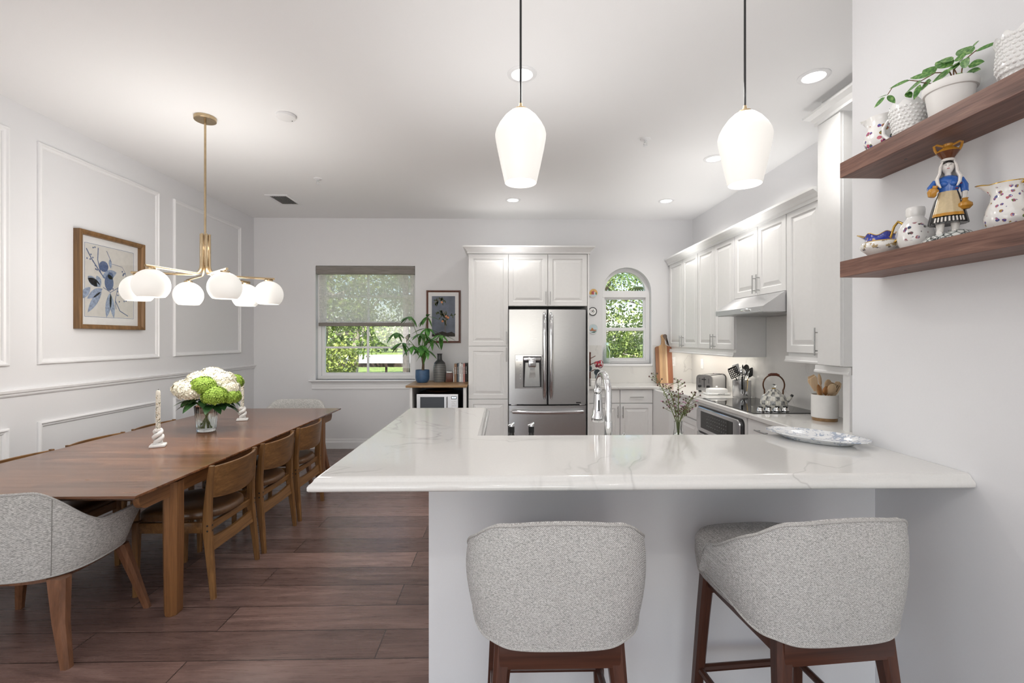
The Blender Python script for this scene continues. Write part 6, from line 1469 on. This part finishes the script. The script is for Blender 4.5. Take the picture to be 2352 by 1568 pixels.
# floral pitcher and the white dish cut by the picture edge
c = (1.395, 1.25, ZL)
P2 = [(.001, 0), (.030, 0), (.032, .004), (.043, .020), (.047, .038), (.043, .060), (.034, .084), (.031, .102), (.034, .118), (.039, .130)]
jug('floral_pitcher', 'tall white pitcher scattered with small painted flowers and a gilt lip on the lower shelf', 'pitcher', c, P2, floral('scattered_flowers', 72, .42, FL, .012, .118), PI / 2 + .3, .095, .030, ([(0, -.040, .122), (.0, -.055, .138), (0, -.074, .134), (0, -.084, .112), (0, -.080, .080), (0, -.066, .050), (0, -.048, .036)], .0045), M['gold'], None, M['gold'])
c = (1.345, 1.115, ZL)
t = thing('white_cup', 'plain white footed dish cut off by the right picture edge on the lower shelf', 'dish', c)
part(MB().lathe([(.001, 0), (.022, 0), (.024, .003), (.016, .008), (.014, .014), (.028, .020), (.040, .028), (.042, .031), (.036, .029), (.001, .020)], c, 36), 'bowl', M['porcelain'], t)

# ---------------------------------------------------------------- outside the windows
grass = simple('lawn', (.20, .27, .06), .9, var=.45, scale=3, bump=.4)
struct(MB().box(-80, 80, D + .2, 150, -.45, -.25), 'ground', grass, 'sunlit lawn outside the windows', 'lawn', smooth=False)
struct(MB().box(-80, 80, 33, 50, -.249, -.22), 'road', simple('pale_concrete', (.62, .60, .57), .9, var=.05), 'pale road beyond the lawn', 'road', smooth=False)
t = thing('rail_fence', 'dark brown rail fence across the garden outside the rectangular window', 'fence', (-3, 12.2, -.25))
fw_ = simple('dark_fence', (.05, .028, .02), .7, var=.3)
for z0_, z1_ in ((.52, .60), (.74, .84)): part(MB().box(-9, 3, 12.17, 12.21, z0_, z1_), 'rail', fw_, t, smooth=False)
for i in range(7): part(MB().box(-8.5 + i * 1.8, -8.45 + i * 1.8, 12.22, 12.27, -.25, .80), 'post', fw_, t, smooth=False)
L1 = leafmat('tree_leaf_a', (.06, .12, .02), (.20, .28, .06), (.42, .48, .16), .55, 3)
L2 = leafmat('tree_leaf_b', (.025, .06, .018), (.09, .15, .04), (.24, .31, .09), .55, 3)
L3 = leafmat('tree_leaf_c', (.14, .20, .03), (.28, .34, .06), (.50, .52, .14), .55, 3)
PALE = simple('pale_bark', (.34, .30, .25), .9, var=.35, scale=14); DARKB = simple('dark_bark', (.10, .085, .07), .95, var=.5, scale=18)
def leaves(mb, blobs, n, s0, s1, rng):
    for _ in range(n):
        cx_, cy_, cz_, rx, ry, rz_ = rng.choice(blobs)
        a_, b_ = rng.uniform(0, 2 * PI), math.acos(rng.uniform(-1, 1)); r = rng.uniform(.45, 1) ** .6
        p = Vector((cx_ + rx * r * math.sin(b_) * math.cos(a_), cy_ + ry * r * math.sin(b_) * math.sin(a_), cz_ + rz_ * r * math.cos(b_)))
        d = Vector((rng.gauss(0, 1), rng.gauss(0, 1), rng.gauss(-.3, 1))).normalized(); s_ = d.cross(Vector((rng.gauss(0, 1), rng.gauss(0, 1), rng.gauss(0, 1)))).normalized()
        ln = rng.uniform(s0, s1); w_ = ln * .32
        mb.f([mb.v(p - d * ln * .5), mb.v(p + s_ * w_), mb.v(p + d * ln * .5), mb.v(p - s_ * w_)])
def tree(name, lab, cat, x, y, tr, th_, blobs, n, lm, bm_, seed, s0=.10, s1=.2, lean=(0, 0), nb=7, group='trees and bushes outside the windows'):
    rng = random.Random(seed); t = thing(name, lab, cat, (x, y, -.25), group)
    mb = MB(); top = Vector((x + lean[0], y + lean[1], th_))
    b0_ = Vector((x, y, -.27)); mb.tube([tuple(b0_), tuple(b0_.lerp(top, .5) + Vector((lean[0] * .15, 0, 0))), tuple(top)], [tr, tr * .8, tr * .55], 10)
    part(mb, 'trunk', bm_, t)
    mb = MB()
    for k in range(nb):
        bl_ = blobs[k % len(blobs)]; e_ = Vector((bl_[0] + rng.uniform(-.7, .7) * bl_[3], bl_[1] + rng.uniform(-.8, .1) * bl_[4], bl_[2] + rng.uniform(-.5, .6) * bl_[5])); s_ = b0_.lerp(top, rng.uniform(.55, 1))
        md = s_.lerp(e_, .5) + Vector((rng.uniform(-.2, .2), rng.uniform(-.2, .2), rng.uniform(0, .3))); mb.tube([tuple(s_), tuple(md), tuple(e_)], [tr * .38, tr * .22, tr * .08], 7)
    part(mb, 'branches', bm_, t)
    mb = MB(); leaves(mb, blobs, n, s0, s1, rng); part(mb, 'foliage', lm, t, recalc=False, smooth=False)
    return t
tree('garden_tree', 'pale-branched leafy tree close outside the left half of the rectangular window', 'tree', -4.35, 10.2, .13, 2.6, [(-4.3, 10.4, 2.7, 1.3, 1.0, .8), (-3.3, 10.6, 3.1, 1.1, .9, .8), (-4.9, 10.2, 1.7, .7, .8, .6), (-3.6, 10.2, 2.0, .8, .6, .35)], 6500, L1, PALE, 1, .05, .105, (.5, .2), 16)
tree('garden_tree', 'dense dark tree outside the right half of the rectangular window', 'tree', -2.55, 15.5, .16, 2.5, [(-2.5, 15.5, 3.0, 1.5, 1.2, 1.0), (-3.3, 15.8, 3.4, 1.2, 1.1, 1.0), (-2.0, 15.0, 2.2, 1.2, 1.0, .40), (-1.4, 15.6, 3.3, 1.3, 1.1, 1.2)], 8000, L2, DARKB, 2, .065, .14, (.2, 0), 9)
tree('garden_tree', 'thick grey trunk seen at the right edge of the rectangular window', 'tree', -1.93, 9.35, .085, 3.0, [(-2.2, 9.6, 3.9, 1.3, 1.0, .7), (-1.3, 9.6, 3.8, 1.0, 1.0, .7)], 2500, L1, DARKB, 3, .06, .12, (-.05, .1), 8)
tree('garden_bush', 'sunlit yellow-green bush at the lower left of the rectangular window', 'bush', -3.72, 9.3, .05, .5, [(-3.75, 9.3, .75, .55, .45, .55), (-4.3, 9.4, .8, .55, .5, .6), (-3.35, 9.45, 1.0, .40, .40, .42)], 5200, L3, PALE, 4, .035, .085, (0, 0), 14)
tree('garden_bush', 'low bright hedge bush at the lower right of the rectangular window', 'bush', -2.15, 9.0, .03, .2, [(-2.15, 9.0, .42, .35, .3, .26)], 700, L3, PALE, 5, .05, .11, (0, 0), 4)
tree('garden_bush', 'small green bush at the bottom centre of the rectangular window', 'bush', -2.85, 9.0, .03, .1, [(-2.85, 9.0, .30, .32, .3, .22)], 420, L2, PALE, 6, .05, .1, (0, 0), 3)
tree('garden_tree', 'distant hedge row beyond the road, seen through the rectangular window', 'tree', -8, 58, .3, 2.0, [(-16, 60, 1.9, 6, 2, 2.0), (-6, 60, 2.0, 6, 2, 2.2), (2, 60, 2.2, 5, 2, 2.4)], 2600, L2, DARKB, 7, .5, 1.0, (0, 0), 6)
tree('garden_tree', 'open leafy tree filling the upper part of the arched window', 'tree', 2.35, 12.6, .12, 3.0, [(2.9, 12.6, 3.4, 1.3, 1.0, .75), (3.8, 12.9, 3.5, 1.2, 1.0, .9), (3.3, 12.2, 2.3, 1.0, .9, .4), (2.4, 12.8, 2.9, .8, .8, .8)], 4200, L1, DARKB, 8, .055, .12, (.3, 0), 9)
tree('garden_bush', 'tall green bush behind the lower pane of the arched window', 'bush', 2.7, 10.6, .07, .8, [(2.5, 10.6, 1.0, .75, .6, .75), (3.3, 10.7, 1.1, .75, .6, .75), (2.9, 10.4, .6, .8, .5, .6)], 6500, L1, PALE, 9, .04, .09, (0, 0), 12)
tree('garden_bush', 'darker bush deep behind the arched window', 'bush', 3.6, 14.5, .08, 1.0, [(3.2, 14.6, 1.2, 1.2, .8, .9), (4.4, 14.6, 1.3, 1.2, .8, 1.0)], 3600, L2, DARKB, 10, .06, .13, (0, 0), 6)
tree('garden_tree', 'hazy green tree farther back outside the left half of the rectangular window', 'tree', -6.6, 20.5, .2, 3.0, [(-7.4, 20.5, 3.2, 2.0, 1.2, 1.6), (-5.2, 20.8, 3.4, 1.8, 1.2, 1.5), (-6.5, 20.0, 1.6, 1.8, 1.0, 1.0), (-8.0, 20.0, 1.2, 1.2, 1, 1.2)], 6500, L1, PALE, 14, .09, .19, (.2, 0), 12)
# palm by the arched window
rng = random.Random(12); px0, py0 = 2.02, 9.6
t = thing('palm_tree', 'shaggy palm at the left edge of the arched window', 'tree', (px0, py0, -.25), 'trees and bushes outside the windows')
part(MB().tube([(px0, py0, -.27), (px0 - .02, py0, 1.4), (px0, py0, 2.7)], [.15, .14, .13], 12), 'trunk', DARKB, t)
mb = MB()
for k in range(60):
    a_ = rng.uniform(0, 2 * PI); z = rng.uniform(1.5, 2.6); mb.leaf((px0 + .11 * math.cos(a_), py0 + .11 * math.sin(a_), z), (math.cos(a_), math.sin(a_), .9), rng.uniform(.14, .26), .07, droop=.4, n=3)
part(mb, 'boots', simple('palm_boots', (.24, .15, .08), .9, var=.4), t, recalc=False)
mb = MB()
for k in range(30):
    a_ = rng.uniform(0, 2 * PI); el = rng.uniform(-.25, 1.0); d = Vector((math.cos(a_) * math.cos(el), math.sin(a_) * math.cos(el), math.sin(el))); p = Vector((px0, py0, 2.75)); q = p + d * rng.uniform(.8, 1.2)
    mb.tube([tuple(p), tuple(q)], .008, 5); sd = d.cross(Vector((0, 0, 1))).normalized()
    for j in range(13):
        an = -1.5 + 3.0 * j / 12; dd = d * math.cos(an) + sd * math.sin(an); mb.leaf(tuple(q), dd, rng.uniform(.45, .7), .045, droop=.5, n=4)
part(mb, 'fronds', L2, t, recalc=False, ang=180)
